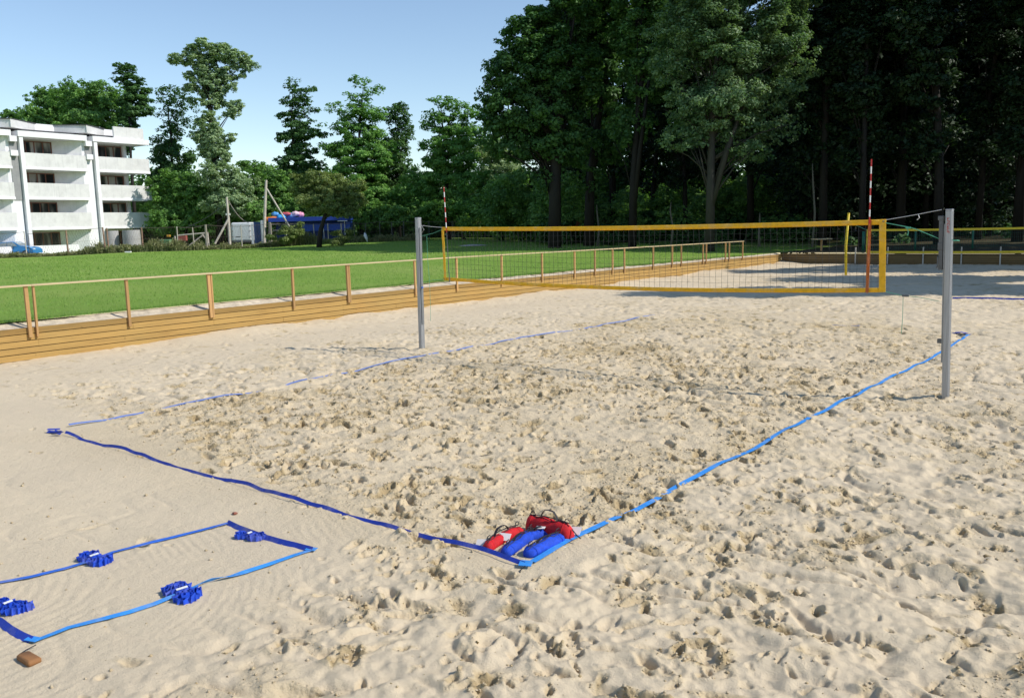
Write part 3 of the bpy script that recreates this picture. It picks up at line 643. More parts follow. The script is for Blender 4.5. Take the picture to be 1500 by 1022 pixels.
# ------------------------------------------------------------------ padded bags
def bag(p0, p1, rad, arch, mat, label, group, seed, strap=1, tags=(), sag=.0, h=1.):
    r = R_(seed); a = np.array(ground_pt(*p0)); c = np.array(ground_pt(*p1)); a[2] = SH(a[0], a[1], .08); c[2] = SH(c[0], c[1], .08)
    d = c-a; L = np.linalg.norm(d[:2]); u = np.array([d[0], d[1], 0])/L; v = np.array([-u[1], u[0], 0])
    root = empty('padded_bag', ((a+c)/2)); tag(root, label, 'bag', group)
    b = MB(); rings = []; n = 22; m = 18
    for i in range(n+1):
        t = i/n; s = (t*2-1); endr = (1-abs(s)**14)**.5 if abs(s) < 1 else 0.02; endr = max(endr, .72)
        if i in (0, n): endr = .55
        rd = rad*endr*(1+.05*math.sin(t*17+seed)); ctr = a+(c-a)*t+v*arch*(1-s*s); ctr[2] = SH(ctr[0], ctr[1], .08)*.5+ctr[2]*.5
        ring = []
        for k in range(m):
            th = 2*PI*k/m; x = math.cos(th); z = math.sin(th); zz = (max(z, -.55)+.55)*rd*h
            crease = 1+.045*math.sin(th*3+t*9+seed)+.03*math.sin(t*38+th*2+2*math.sin(t*9+seed))+.025*math.sin(th*7+t*23)
            ring.append(ctr+v*x*rd*crease+np.array([0, 0, zz*crease-.006]))
        rings.append(ring)
    b.loft(rings); body = b.build('body', mat, root, True)
    for tt in (3, 19):
        b = MB(); b.tube([q_*1.0+(q_-np.mean(rings[tt], axis=0))*.015 for q_ in rings[tt]]+[rings[tt][0]], .0032, 4); b.build('seam', mat, body)
    b = MB(); b.tube([rings[i][int(m*.30)]+np.array([0, 0, .002]) for i in range(1, n)], .0035, 5); b.build('zip', MBLACK, body)
    top = lambda t, e=0.: np.array(a+(c-a)*t+v*(arch*(1-(2*t-1)**2)))+np.array([0, 0, 1.5*rad*h+e])
    b = MB()
    def flat(pts, wd=.011):
        rings = []
        for i, q in enumerate(pts):
            q = np.array(q); rings.append([q-v*wd-np.array([0,0,.001]), q+v*wd-np.array([0,0,.001]), q+v*wd+np.array([0,0,.0015]), q-v*wd+np.array([0,0,.0015])])
        b.loft(rings)
    hs = .08*strap
    flat([top(.30), top(.34, hs*.45), top(.40, hs*.8), top(.5, hs*.88), top(.60, hs*.8), top(.66, hs*.4), top(.69)])
    b.build('handle', MBLACK, root)
    b = MB()
    for t in (.12, .9):
        q = top(t, .004); b.tube([q-u*.03, q-u*.015+np.array([0,0,.028]), q+u*.015+np.array([0,0,.03]), q+u*.03, q-u*.03], .004, 5)
    b.tube([top(.12, .006), top(.3, .010)+v*.01, top(.5, .007)+v*.02, top(.7, .01)+v*.012, top(.92, .006)], .008, 6, flat=.4)
    q = top(1.0, -.04); b.tube([q, q+u*.05-np.array([0,0,.03])-v*.01, q+u*.11-np.array([0,0,.045])-v*.03], .006, 5, flat=.5)
    b.build('side_strap', MBLACK, root)
    for (t, off, ax, tw) in tags:
        q = top(t, off[2])+v*off[1]+u*off[0]; b = MB(); b.cbox(q, (.05*tw, .035*tw, .0015), u=ax[0], v=ax[1]); b.build('label_patch', MTAG, root)
    return root
G3 = 'padded bags heaped at the corner of the court'
bag((774, 772), (838, 790), .066, 0, MBAGR, 'upright red padded bag with a black carrying handle, at the back of the heap', G3, 1, 1.1, tags=((.86, (.02, .085, -.085), ((1, .2, .1), (0, 1, .6)), 1.2),), h=1.35)
bag((712, 806), (764, 778), .056, .03, MBAGR, 'red padded bag with white patches, at the left end of the heap', G3, 2, .75, h=.85, tags=((.18, (-.0, .085, -.055), ((1, .3, .1), (-.2, 1, .7)), 1.1), (.45, (.0, -.05, -.02), ((1, .3, 0), (-.3, 1, .75)), 1.0)))
bag((739, 812), (782, 782), .058, .0, MBAGB, 'blue padded bag leaning between the red bag and the other blue bag', G3, 3, .35, h=.85)
bag((771, 814), (822, 790), .062, .0, MBAGB, 'blue padded bag at the front of the heap beside the bright tape', G3, 4, .3, h=.85, tags=((.62, (.03, -.085, -.078), ((1, .35, 0), (-.3, 1, .05)), 1.0),))
bag((772, 788), (806, 781), .045, .0, MBAGB, 'small blue bag almost hidden in the middle of the heap', G3, 5, .3, tags=((.5, (.02, .0, .012), ((1, .35, .1), (-.3, 1, .1)), .8),))
# twigs and scraps on the sand
for k, (px, py, L, a, lab) in enumerate(((712, 664, .16, .9, 'thin dry twig lying on the sand inside the court'), (345, 753, .05, .3, 'reddish scrap of bark on the raked sand behind the small rectangle'))):
    p = ground_pt(px, py); z = SH(p[0], p[1], .05)+.012; b = MB(); d = np.array([math.cos(a), math.sin(a), .1]); q = np.array([p[0], p[1], z])
    b.tube([q-d*L/2, q+(.01, -.01, .004), q+d*L/2], [.005, .004, .002] if k == 0 else [.012, .014, .006], 6); tag(b.build('twig', MBARKL if k == 0 else plain('red_bark', (.3, .1, .06))), lab, 'twig')
# ------------------------------------------------------------------ far court
root = empty('far_net_post', (-4.5, 26.7, 0)); tag(root, 'yellow round post of the far court, seen through the near net', 'net post')
b = MB(); b.tube([(-4.46, 26.7, -.1), (-4.5, 26.7, 1.3), (-4.42, 26.7, 2.72)], .055, 12); b.build('pole', MYEL2, root, True)
b = MB(); b.tube([(-4.42, 26.7, 2.72), (-4.42, 26.7, 2.75)], [.06, .05], 12); b.tube([(-4.36, 26.7, 2.40), (-4.28, 26.7, 2.40)], .02, 6); b.build('cap', MYEL2, root)
fn = empty('far_net', (1, 26.2, 1)); tag(fn, 'narrow yellow edged net of the far court in front of the dark wood', 'net')
xa, xb = -3.35, 5.3; FZ1, FZ0 = 2.03, 1.02
def P2(x, z): return (x, 25.75+.12*(x+3.35), z)
def fb(x0, x1, z0, z1, mat=MYEL2, name='band'):
    b = MB(); rg = []
    for i in range(17):
        x = x0+(x1-x0)*i/16; s = .03*math.sin(PI*(x-xa)/(xb-xa)); p = P2(x, 0); rg.append([(p[0], p[1]-.005, z0-s), (p[0], p[1]-.005, z1-s), (p[0], p[1]+.005, z1-s), (p[0], p[1]+.005, z0-s)])
    b.loft(rg).build(name, mat, fn)
fb(xa, xb, FZ1-.085, FZ1); fb(xa, xb, FZ0, FZ0+.085); fb(xa, xa+.09, FZ0+.087, FZ1-.087, name='side_band'); fb(xb-.09, xb, FZ0+.087, FZ1-.087, name='side_band')
b = MB()
for x in np.arange(xa+.15, xb-.1, .1): p = P2(x, 0); b.box((p[0]-.002, p[1]-.002, FZ0+.06), (p[0]+.002, p[1]+.002, FZ1-.1))
for k in range(1, 10): z = FZ0+k*.1; a_, c_ = P2(xa+.1, z), P2(xb-.1, z); b.tube([a_, c_], .002, 4)
b.build('mesh', MCORD, fn)
b = MB(); b.tube([P2(xa, FZ1-.03), (-4.42, 26.7, 2.35)], .006, 5); b.tube([P2(xa, FZ0+.03), (-4.47, 26.7, .95)], .006, 5); b.build('rope', MGRN, fn)
root = empty('far_net_post', (6.35, 26.9, 0)); tag(root, 'yellow post at the hidden right end of the far net', 'net post'); b = MB(); b.tube([(6.35, 26.9, -.1), (6.35, 26.9, 2.7)], .055, 12); b.build('pole', MYEL2, root, True)
b = MB(); b.tube([P2(xb, FZ1-.03), (6.35, 26.9, 2.3)], .006, 5); b.build('rope', MGRN, fn)
# green fence behind
gf = empty('green_fence', (0, 40, .6)); tag(gf, 'green wire mesh fence with green posts behind the far plank wall', 'fence')
gx = [at(px, 350, 50) for px in (1265, 1341, 1425, 1510, 1590)]
for i, p in enumerate(gx):
    z = MZ(p[0], p[1]); b = MB(); b.tube([(p[0], p[1], z-.1), (p[0], p[1], 1.74)], .055 if i else .085, 8); b.build('post', MGRNP, gf, True)
b = MB()
for p, q in zip(gx[:-1], gx[1:]):
    for z in (.72, .95, 1.2, 1.45, 1.7): b.tube([(p[0], p[1], z), (q[0], q[1], z)], .004, 4)
    n = 28
    for i in range(n): t = i/n; x = p[0]+(q[0]-p[0])*t; y = p[1]+(q[1]-p[1])*t; b.box((x-.003, y-.003, .66), (x+.003, y+.003, 1.7))
b.build('wire_mesh', MGRNP, gf)
# little table beside the far corner
p = at(1203, 375, 52); tb = empty('wooden_table', (p[0], p[1], MZ(p[0], p[1]))); tag(tb, 'small wooden table on a single post at the far corner of the plank walls', 'table')
z = MZ(p[0], p[1]); b = MB(); b.cbox((p[0], p[1], z+.72), (.52, .35, .03), u=(Rv[0], Rv[1], 0), v=(-Rv[1], Rv[0], 0)); b.build('tabletop', MRAIL, tb)
b = MB(); b.cbox((p[0], p[1], z+.33), (.36, .05, .05), u=(0, 0, 1), v=(1, 0, 0)); b.build('leg', MPOST, tb)
# pale sand patch in the meadow
p = at(692, 352, 72); b = MB(); rr = R_(3); rings = []
for k, (s, h) in enumerate(((1, 0), (.8, .05), (.5, .09), (.15, .12))):
    rings.append([(p[0]+Rv[0]*math.cos(a)*1.25*s*(1+.15*math.sin(3*a))-Rv[1]*math.sin(a)*.8*s, p[1]+Rv[1]*math.cos(a)*1.25*s*(1+.15*math.sin(3*a))+Rv[0]*math.sin(a)*.8*s, MZ(p[0], p[1])+h-.01) for a in np.linspace(0, 2*PI, 20)[:-1]])
tag(b.loft(rings).build('sand_heap', plain('pale_sand', (.5, .46, .42), .9, 0, .15), None, True), 'low pale sand heap in the shaded grass beyond the handrail', 'sand heap')
# ------------------------------------------------------------------ apartment building
BO = at(147, 300, 87); BO = np.array([BO[0], BO[1], 0.]); BD = np.array([-.066, .9978, 0]); BN = np.array([.9978, .066, 0])
def bu(px, v=0.):
    "u along the facade where the photo direction px meets the plane at offset v"
    r = Fv*FPX + Rv*(px-750) - Uv*(300-511); o = BO+BN*v; t = np.dot(BN, o-CAM)/np.dot(BN, r); return float(np.dot(CAM+r*t-BO, BD))
def bz(px, py, v=0.):
    r = Fv*FPX + Rv*(px-750) - Uv*(py-511); o = BO+BN*v; t = np.dot(BN, o-CAM)/np.dot(BN, r); return float((CAM+r*t)[2])
BG = MZ(BO[0], BO[1])
bld = empty('apartment_building', (BO[0], BO[1], BG)); tag(bld, 'white four storey apartment building with long concrete balconies and a stepped roofline', 'building')
MPL = concrete('white_plaster', (.86, .85, .86)); MCON = concrete('grey_balcony_concrete', (.70, .69, .67)); MCOND = concrete('grey_wall_concrete', (.30, .30, .30))
MFR = plain('brown_window_frame', (.22, .09, .06), .5, 0, .2); MROOF = plain('dark_felt_and_gap_shade', (.06, .06, .065), .9)
def glass_mat():
    b = NB('window_glass'); n = b.noise(.9, 2, .4, stretch=(1, 1, .2))
    return b.fin(b.ramp(n, [(.40, (.03, .032, .035)), (.47, (.10, .10, .09)), (.53, (.42, .40, .36)), (.62, (.5, .47, .42))]), .12, None, 0, .6)
MGL = glass_mat()
def bb(mb, u0, u1, v0, v1, z0, z1):
    p = [BO+BD*u+BN*v for u, v in ((u0, v0), (u1, v0), (u1, v1), (u0, v1))]
    vs = [(q[0], q[1], z) for z in (z0, z1) for q in p]
    mb.add(vs, [(0,1,2,3),(7,6,5,4),(0,4,5,1),(1,5,6,2),(2,6,7,3),(3,7,4,0)])
def bpoly(mb, uv, z0, z1): mb.prism([tuple((BO+BD*u+BN*v)[:2]) for u, v in uv], z0, z1)
zt_ = [bz(147, y) for y in (229.5, 270.5, 311.3)]; zb_ = [bz(147, y) for y in (248.5, 290, 332)]
zcan0, zcan1 = bz(145, 208), bz(145, 202); zroof = bz(135, 173.5)-.45
u147, u222 = bu(150), bu(223.5); u45, u128 = bu(43), bu(128); PITCH = u147-u45
secs = [(u147, u222, True), (u45, u128, False), (u45-PITCH, u128-PITCH, False), (u45-2*PITCH, u128-2*PITCH, False)]
uend = bu(186, -2)
u_far = secs[-1][0]-2
mb = MB(); bb(mb, u_far, uend+.3, -13, -2.15, BG-1, zroof-.25); body = mb.build('wall', MPL, bld)
for si, (u0, u1, last) in enumerate(secs):
    un = u0+PITCH*1.0
    # fin wall, full height, splayed side wall
    mb = MB(); bb(mb, u0-.34, u0, -2.12, .04, BG-1, zcan0-.01); mb.build('fin_wall', MPL, bld)
    if not last:
        mb = MB(); bpoly(mb, [(u0+3.7, -2.14), (u1+.1, -.35), (u0+PITCH-.44, -.35), (u0+PITCH-.44, -2.14)], BG-1, zcan0-.01); mb.build('side_wall', MPL, bld)
    else:
        mb = MB(); bb(mb, uend-.05, uend+.28, -2.13, -1.75, BG-1, zcan0-.01); mb.build('column', MPL, bld)
    mb = MB(); bb(mb, u0+.01, u1+(.0 if last else .1), -.16, .0, 0, 1)
    for k, (za, zb2) in enumerate(zip(zt_, zb_)):
        m = MB(); e = u1+(0 if last else .35)
        bb(m, u0+.004, e, -.14, 0, zb2, za)
        if last: bb(m, e-.14, e-.002, -2.1, -.142, zb2, za-.004)
        m.build('balcony_parapet', MCON, bld)
        m = MB(); bb(m, u0+.002, e+.03, -2.13, .05, zb2-.24, zb2-.003)
        m.build('balcony_slab', MPL, bld)
    # windows per storey
    for k, (ztop, zsill) in enumerate(((zcan0-.14, zt_[0]-.35), (zb_[0]-.42, zt_[1]-.35), (zb_[1]-.42, zt_[2]-.35), (zb_[2]-.45, BG+1.05))):
        a, e = u0+.35, (bu(84, -2)-u45+u0 if not last else uend-.1)
        m = MB(); bb(m, a, e, -2.13, -2.03, ztop-.09, ztop); bb(m, a, e, -2.13, -2.03, zsill-.4, zsill-.3)
        n = 4
        for i in range(n+1): x = a+(e-a-.09)*i/n; bb(m, x, x+.09, -2.129, -2.031, zsill-.299, ztop-.091)
        wv = m.build('window', MFR, bld)
        m = MB(); bb(m, a+.02, e-.02, -2.14, -2.09, zsill-.35, ztop-.04); m.build('pane', MGL, wv)
    # canopy slab over the top balcony, dark gap and sloping fascia
    m = MB(); bb(m, u0-.46, u1+(.1 if last else .5), -2.4, .12, zcan0, zcan1+.12); m.build('canopy', MPL, bld)
    m = MB(); bb(m, u0-.2, u1-(1.5 if last else .0), -2.3, -.9, zcan1+.125, zcan1+.39); m.build('shadow_gap_strip', MROOF, bld)  # dark strip added in place of the shadow gap under the fascia
    L = PITCH; m = MB(); t = zroof-.28
    if not last: m = MB(); bpoly(m, [(u0-1.0, .1), (u0-1.0+.62*L, -.40*L), (u0-1.0+L, -.02), (u0-1.0+L, -5), (u0-1.0, -5)], zcan1+.40, t)
    else: m = MB(); bpoly(m, [(u0-1.0, .1), (u0-1.0+.42*L, -.27*L), (u0-1.0+.42*L, -5), (u0-1.0, -5)], zcan1+.40, t)
    m.build('roof_fascia', concrete('pale_fascia', (.66, .65, .64)) if si == 0 else bpy.data.materials['pale_fascia'], bld)
    m = MB(); q = .09
    if not last: bpoly(m, [(u0-1.0-q, .1+q), (u0-1.0+.62*L, -.40*L+q), (u0-1.0+L-q, -.02+q), (u0-1.0+L-q, -5), (u0-1.0-q, -5)], t+.003, t+.08)
    else: bpoly(m, [(u0-1.0-q, .1+q), (u0-1.0+.42*L+q, -.27*L+q), (u0-1.0+.42*L+q, -5), (u0-1.0-q, -5)], t+.003, t+.08)
    m.build('roof_edge', MROOF, bld)
    # stub ledges on the grey return wall
    m = MB(); bb(m, u0-1.15, u0-.43, -.33, -.28, zb_[1]-.3 if si else zt_[0]-.3, zcan0); m.build('return_wall', MCOND, bld)
    for k, z in enumerate((zt_[0]+.95, zt_[0]-.35)): m = MB(); bb(m, u0-1.25, u0-.6, -.27, .15, z, z+.5); m.build('ledge_box', MPL, bld)
# raised concrete parapet at the right end of the roof
m = MB(); bb(m, bu(176), bu(219), -.25, -.05, zcan1+.125, zcan1+1.25); bb(m, bu(219)-.2, bu(219), -2.4, -.252, zcan1-.1, zcan1+1.25); m.build('roof_parapet', MCON, bld)
m = MB(); bb(m, u0-1, bu(103), .6, .9, BG, BG+.95); m.build('garden_wall', MPL, bld)
# ------------------------------------------------------------------ things behind the meadow
def gpt(px, d, v=0): p = at(px, 350, d); return np.array([p[0], p[1], MZ(p[0], p[1])])
UX = np.array([Rv[0], Rv[1], 0]); UX /= np.linalg.norm(UX); VX = np.array([-UX[1], UX[0], 0])
def zat(px, py, d): return float(at(px, py, d)[2])
for px, rad, d, top, lab in ((164, .62, 82, 338, 'smaller pale concrete well ring under the right balcony, nearer the building'), (193, .80, 82, 337, 'larger grey concrete well ring under the end of the right balcony')):
    p = gpt(px, d); zt0 = zat(px, top, d); n = 28; H = zt0-p[2]; m = MB(); rg = []
    prof = [(rad, -.2), (rad, H*.32), (rad*.985, H*.325), (rad*.985, H*.335), (rad, H*.34), (rad, H*.65), (rad*.985, H*.655), (rad*.985, H*.665), (rad, H*.67), (rad*.99, H), (rad*.82, H), (rad*.82, H*.3)]
    for r_, z in prof: rg.append([(p[0]+r_*math.cos(2*PI*k/n), p[1]+r_*math.sin(2*PI*k/n), p[2]+z) for k in range(n)])
    tag(m.loft(rg).build('concrete_ring', concrete('ring_concrete' + str(px), (.42, .41, .40)), None, False), lab, 'concrete ring', 'concrete well rings beside the building')
m = MB(); p = gpt(178, 81.5); m.cbox(p+(0, 0, .3), (.32, .25, .32), u=UX, v=VX, bev=.03); tag(m.build('white_block', MPL), 'small white block between the two concrete well rings', 'block')
# blue car behind the weeds
def car(px, d):
    p = gpt(px, d); root = empty('parked_car', p); tag(root, 'bright blue car parked behind the fence in front of the white building', 'car')
    C = plain('blue_car_paint', (.03, .22, .52), .25, 0, .05, spec=.6); L = 2.05; prof = [(-L, .35), (-L, .75), (-1.95, .92), (-1.55, 1.0), (-.95, 1.40), (.15, 1.44), (.75, 1.05), (1.75, .88), (2.05, .68), (2.05, .35)]
    def sect(pr, w0, wt):
        rg = []
        for s, k in ((-1, 0), (-.92, 1), (.92, 1), (1, 0)):
            rg.append([p+UX*x*(.985 if k == 0 else 1)+VX*s*(w0 if z < 1.01 else wt)+np.array([0, 0, .35+(z-.35)*(.97 if k == 0 else 1)]) for x, z in pr])
        return rg
    m = MB(); m.loft(sect(prof, .82, .66)); m.build('body', C, root)
    gl = plain('car_glass', (.25, .3, .33), .1, 0, .3)
    for xs in ([(-1.35, 1.03), (-.9, 1.33), (-.42, 1.36), (-.42, 1.03)], [(-.34, 1.03), (-.34, 1.36), (.12, 1.37), (.58, 1.03)]):
        m = MB(); m.loft([[p+UX*x-VX*(.84 if z < 1.1 else .70)+np.array([0, 0, z]) for x, z in xs], [p+UX*x-VX*(.80 if z < 1.1 else .64)+np.array([0, 0, z]) for x, z in xs]]); m.build('side_window', gl, root)
    m = MB(); m.loft([[p+UX*x+VX*s*.6+np.array([0, 0, z]) for x, z in ((.19, 1.43), (.76, 1.08))]+[p+UX*x+VX*s*.6+np.array([0, 0, z-.02]) for x, z in ((.76, 1.08), (.19, 1.43))] for s in (-1, 1)]); m.build('windscreen', gl, root)
    for sx in (-1.28, 1.28):
        for s in (-1, 1):
            m = MB(); c = p+UX*sx+VX*s*.74+np.array([0, 0, .31]); rg = []
            for k in (-.09, .09): rg.append([c+VX*k+UX*.31*math.cos(a)+np.array([0, 0, .31*math.sin(a)]) for a in np.linspace(0, 2*PI, 21)[:-1]])
            wl_ = m.loft(rg).build('wheel', MBLACK, root)
            m = MB(); rg = [[c+VX*s*k+UX*.19*math.cos(a)+np.array([0, 0, .19*math.sin(a)]) for a in np.linspace(0, 2*PI, 15)[:-1]] for k in (.085, .1)]; m.loft(rg).build('rim', MALU, wl_)
    m = MB(); m.cbox(p+UX*1.98-VX*.6+np.array([0, 0, .72]), (.06, .14, .06), u=UX, v=VX); m.build('headlight', MWHT, root)
car(22, 80)
# fence line with rusty posts
def fence():
    P = [at(-160, 385, 78)]+[FP[0]]+[FP[1], FP[2], FP[3]]; root = empty('wire_mesh_fence', (FP[1][0], FP[1][1], MZ(FP[1][0], FP[1][1]))); tag(root, 'long old wire mesh fence on rusty posts along the far edge of the meadow', 'fence')
    def pt(px):
        # position on the fence line hit by photo direction px
        r = Fv*FPX+Rv*(px-750)-Uv*(350-511)
        for a, b in zip(P[:-1], P[1:]):
            M2 = np.array([[b[0]-a[0], -r[0]], [b[1]-a[1], -r[1]]]); s, t = np.linalg.solve(M2, np.array([CAM[0]-a[0], CAM[1]-a[1]]))
            if -.001 <= s <= 1.001: q = a+(b-a)*s; return np.array([q[0], q[1], MZ(q[0], q[1])]), math.hypot(q[0]-CAM[0], q[1]-CAM[1])
        return None
    posts = [(-70, 344, 0), (-20, 343, 0), (37, 339, 1), (41, 342, 0), (98, 337, 2), (153, 333, 2), (158, 334, 2), (208, 333, 2), (260, 332, 1), (284, 333, 1), (302, 329, 3), (354, 331, 1), (397, 327, 3), (441, 326, 3), (461, 328, 1), (481, 327, 1), (501, 327, 1), (519, 326, 0), (536, 327, 0), (557, 324, 0), (575, 325, 0), (592, 324, 0), (629, 324, 0), (664, 324, 0), (700, 325, 0), (738, 325, 0), (776, 326, 0), (815, 326, 0), (855, 327, 0)]
    prev = None; rr = R_(4); mesh = MB(); wires = []
    for px, top, k in posts:
        g = pt(px)
        if g is None: continue
        q, dist = g; dep = float((q-CAM)@Fv); zt2 = float(at(px, top, dep)[2]); rad = (.035, .05, .085, .12)[k]; m = MB()
        lean = UX*rr.normal(0, .05)
        m.tube([q-(0, 0, .2), q+lean*.5+np.array([0, 0, (zt2-q[2])*.5]), q+lean+np.array([0, 0, zt2-q[2]])], [rad*1.05, rad, rad*.9], 6); m.build('post', (MALUD, MPALE, MRUST, MGREYW)[k], root)
        wires.append((q, zt2))
    for (a, za), (b, zb3) in zip(wires[:-1], wires[1:]):
        L = np.linalg.norm((b-a)[:2]); sg = .03*L/3
        if L < .8: continue
        mid = (a+b)/2
        for f_ in (1.0, .55, .1):
            z1 = a[2]+(za-a[2])*f_-.05; z2 = b[2]+(zb3-b[2])*f_-.05
            mesh.tube([(a[0], a[1], z1), (mid[0], mid[1], (z1+z2)/2-sg*f_), (b[0], b[1], z2)], .018 if f_ == 1 else .006, 4)
        n = int(L/.22)
        for i in range(n):
            for sgn in (1, -1):
                t0 = i/n; t1 = min(1, max(0, t0+sgn*.9/L)); p0 = a+(b-a)*t0; p1 = a+(b-a)*t1
                mesh.tube([(p0[0], p0[1], p0[2]+.1), (p1[0], p1[1], p1[2]+(za-a[2])*.96)], .0045, 3, cap=False)
    mesh.build('wire_mesh', plain('rusty_wire', (.13, .10, .085), .8), root)
    return pt
fpt = fence()
def strut(root, name, a, b, rad, mat=MGREYW): m = MB(); m.tube([a, (np.array(a)+np.array(b))/2, b], rad, 7); return m.build(name, mat, root)
# utility poles with struts
D1 = 82
root = empty('utility_pole', gpt(336, D1)); tag(root, 'short crooked wooden pole with a leaning strut and slack cables beside the white van', 'pole')
m = MB(); m.tube([at(337, 362, D1), at(335, 325, D1), at(332, 289, D1)], [.13, .12, .10], 8); m.build('shaft', MPALE, root)
strut(root, 'strut', at(315, 357, D1-.4), at(334, 322, D1-.1), .10, MPALE)
m = MB(); m.cbox(at(334, 314, D1), (.2, .08, .08), u=UX, v=VX); m.build('insulator', MWHT, root)
def cable(a, b, sag, rad, n=10): return [np.array(a)+(np.array(b)-np.array(a))*i/n-np.array([0, 0, sag*4*(i/n)*(1-i/n)]) for i in range(n+1)]
for a, b, s, rr_ in ((at(334, 293, D1), at(364, 326, D1+1), .45, .045), (at(332, 296, D1), at(270, 334, D1+1), .3, .03), (at(333, 314, D1), at(276, 329, D1+2), .5, .015)):
    m = MB(); m.tube(cable(a, b, s, rr_), rr_, 5); m.build('cable', MALUD if rr_ < .04 else MGREYW, root)
root = empty('utility_pole', gpt(388, D1)); tag(root, 'taller straight wooden pole with one diagonal strut beside the blue stall', 'pole')
m = MB(); m.tube([at(387, 362, D1), at(388, 310, D1), at(390, 264, D1)], [.15, .13, .11], 8); m.build('shaft', MPALE, root)
strut(root, 'strut', at(430, 342, D1), at(391, 277, D1), .08, MPALE)
m = MB(); m.tube([at(385, 290, D1), at(388, 287, D1)], .05, 5); m.build('lamp_arm', MWHT, root)
# white gate frame
D2 = 81; root = empty('gate_frame', gpt(285, D2)); tag(root, 'white timber barrier with diagonal braces behind the meadow fence', 'barrier')
for nm, a, b, rd in (('rail', (260, 345), (305, 341), .07), ('leg', (304, 341), (306, 361), .07), ('leg', (256, 346), (258, 358), .07), ('brace', (277, 360), (299, 343), .07), ('brace', (296, 343), (303, 352), .06)):
    strut(root, nm, at(*a, D2), at(*b, D2), rd, MPALE)
m = MB(); m.cbox(at(267, 348.5, D2+.8), (.42, .2, .28), u=UX, v=VX, bev=.03); tag(m.build('red_crate', plain('faded_red', (.33, .09, .07), .8)), 'faded red crate behind the white timber barrier', 'crate')
m = MB(); p = gpt(243, D2+1); p[2] = zat(243, 352, D2+1)-.3; m.cbox(p, (.5, .35, .38), u=UX, v=VX, bev=.08); tag(m.build('green_barrel_box', plain('faded_green', (.10, .22, .10), .7)), 'low green tank among the weeds beside the white building', 'tank')
m = MB(); m.cbox(at(247, 345.5, D2+1), (.16, .12, .1), u=UX, v=VX, bev=.03); tag(m.build('orange_box', plain('orange_box_paint', (.55, .28, .04), .6)), 'small orange box above the green tank', 'box')
# white van from behind
D3 = 84; root = empty('parked_van', gpt(350, D3)); tag(root, 'white van with twin rear doors parked behind the wire fence', 'van')
zg = MZ(*gpt(350, D3)[:2]); za, zc_ = zat(350, 353, D3), zat(350, 326, D3)
def vb(m, px0, px1, z0, z1, dv0, dv1, bev=.0):
    a = at(px0, 340, D3); b = at(px1, 340, D3); c = (a+b)/2+VX*(dv0+dv1)/2; c[2] = (z0+z1)/2
    m.cbox(c, (np.linalg.norm((b-a)[:2])/2, abs(dv1-dv0)/2, (z1-z0)/2), u=UX, v=VX, bev=bev)
MVAN = plain('white_van_paint', (.70, .72, .74), .35, 0, .05); MVANG = plain('grey_van_side', (.40, .41, .44), .4, 0, .1)
m = MB(); vb(m, 339, 368, za, zc_, 0, 3.6, .12); m.build('body', MVAN, root)
m = MB(); a0, b0 = at(326, 340, D3), at(339, 340, D3); m.prism([tuple((b0+VX*.1)[:2]), tuple((b0+VX*3.2)[:2]), tuple((a0+VX*3.4)[:2]), tuple((a0+VX*1.6)[:2])], za, zc_-.25); m.build('side_panel', MVANG, root)
for x0, x1 in ((341.3, 353.2), (354, 366)): m = MB(); vb(m, x0, x1, za+.12, zc_-.14, -.02, .03, .015); dr = m.build('rear_door', MVAN, root)
m = MB(); vb(m, 345, 352, za+.38, za+.44, -.035, -.022); m.build('number_plate_recess', MBLACK, dr)
for px in (340.6, 366.8):
    for z in (.35, .9, 1.4): m = MB(); vb(m, px-.5, px+.5, za+z, za+z+.10, -.05, -.02); m.build('hinge', MRUST, root)
m = MB(); vb(m, 340, 368, za-.16, za-.01, -.1, .2, .02); m.build('bumper', MALUD, root)
for px in (342.5, 364.5):
    c = at(px, 340, D3)+VX*.5; c[2] = za-.12; m = MB(); m.loft([[c+UX*k+VX*.33*math.cos(a)+np.array([0, 0, .33*math.sin(a)]) for a in np.linspace(0, 2*PI, 19)[:-1]] for k in (-.11, .11)]); m.build('wheel', MBLACK, root)
# row of pale and blue panels between van and stall
root = empty('panel_screen', gpt(380, 83)); tag(root, 'screen of pale and dark blue upright panels between the white van and the stall', 'screen')
for px0, px1, col, top in ((368.6, 372, MVAN, 327), (373, 378, plain('dark_blue_panel', (.03, .07, .20), .5), 325), (378.3, 382.6, plain('dark_blue_panel', (0, 0, 0)), 325), (383, 386, MVAN, 323), (386.4, 389.5, plain('pale_blue_panel', (.35, .45, .62), .6), 323)):
    a, b = at(px0, 350, 83), at(px1, 350, 83); c = (a+b)/2; z0 = MZ(c[0], c[1])-.1; z1 = zat(380, top, 83); c[2] = (z0+z1)/2
    m = MB(); m.cbox(c, (np.linalg.norm((b-a)[:2])/2, .06, (z1-z0)/2), u=UX, v=VX, bev=.01); m.build('panel', col, root)
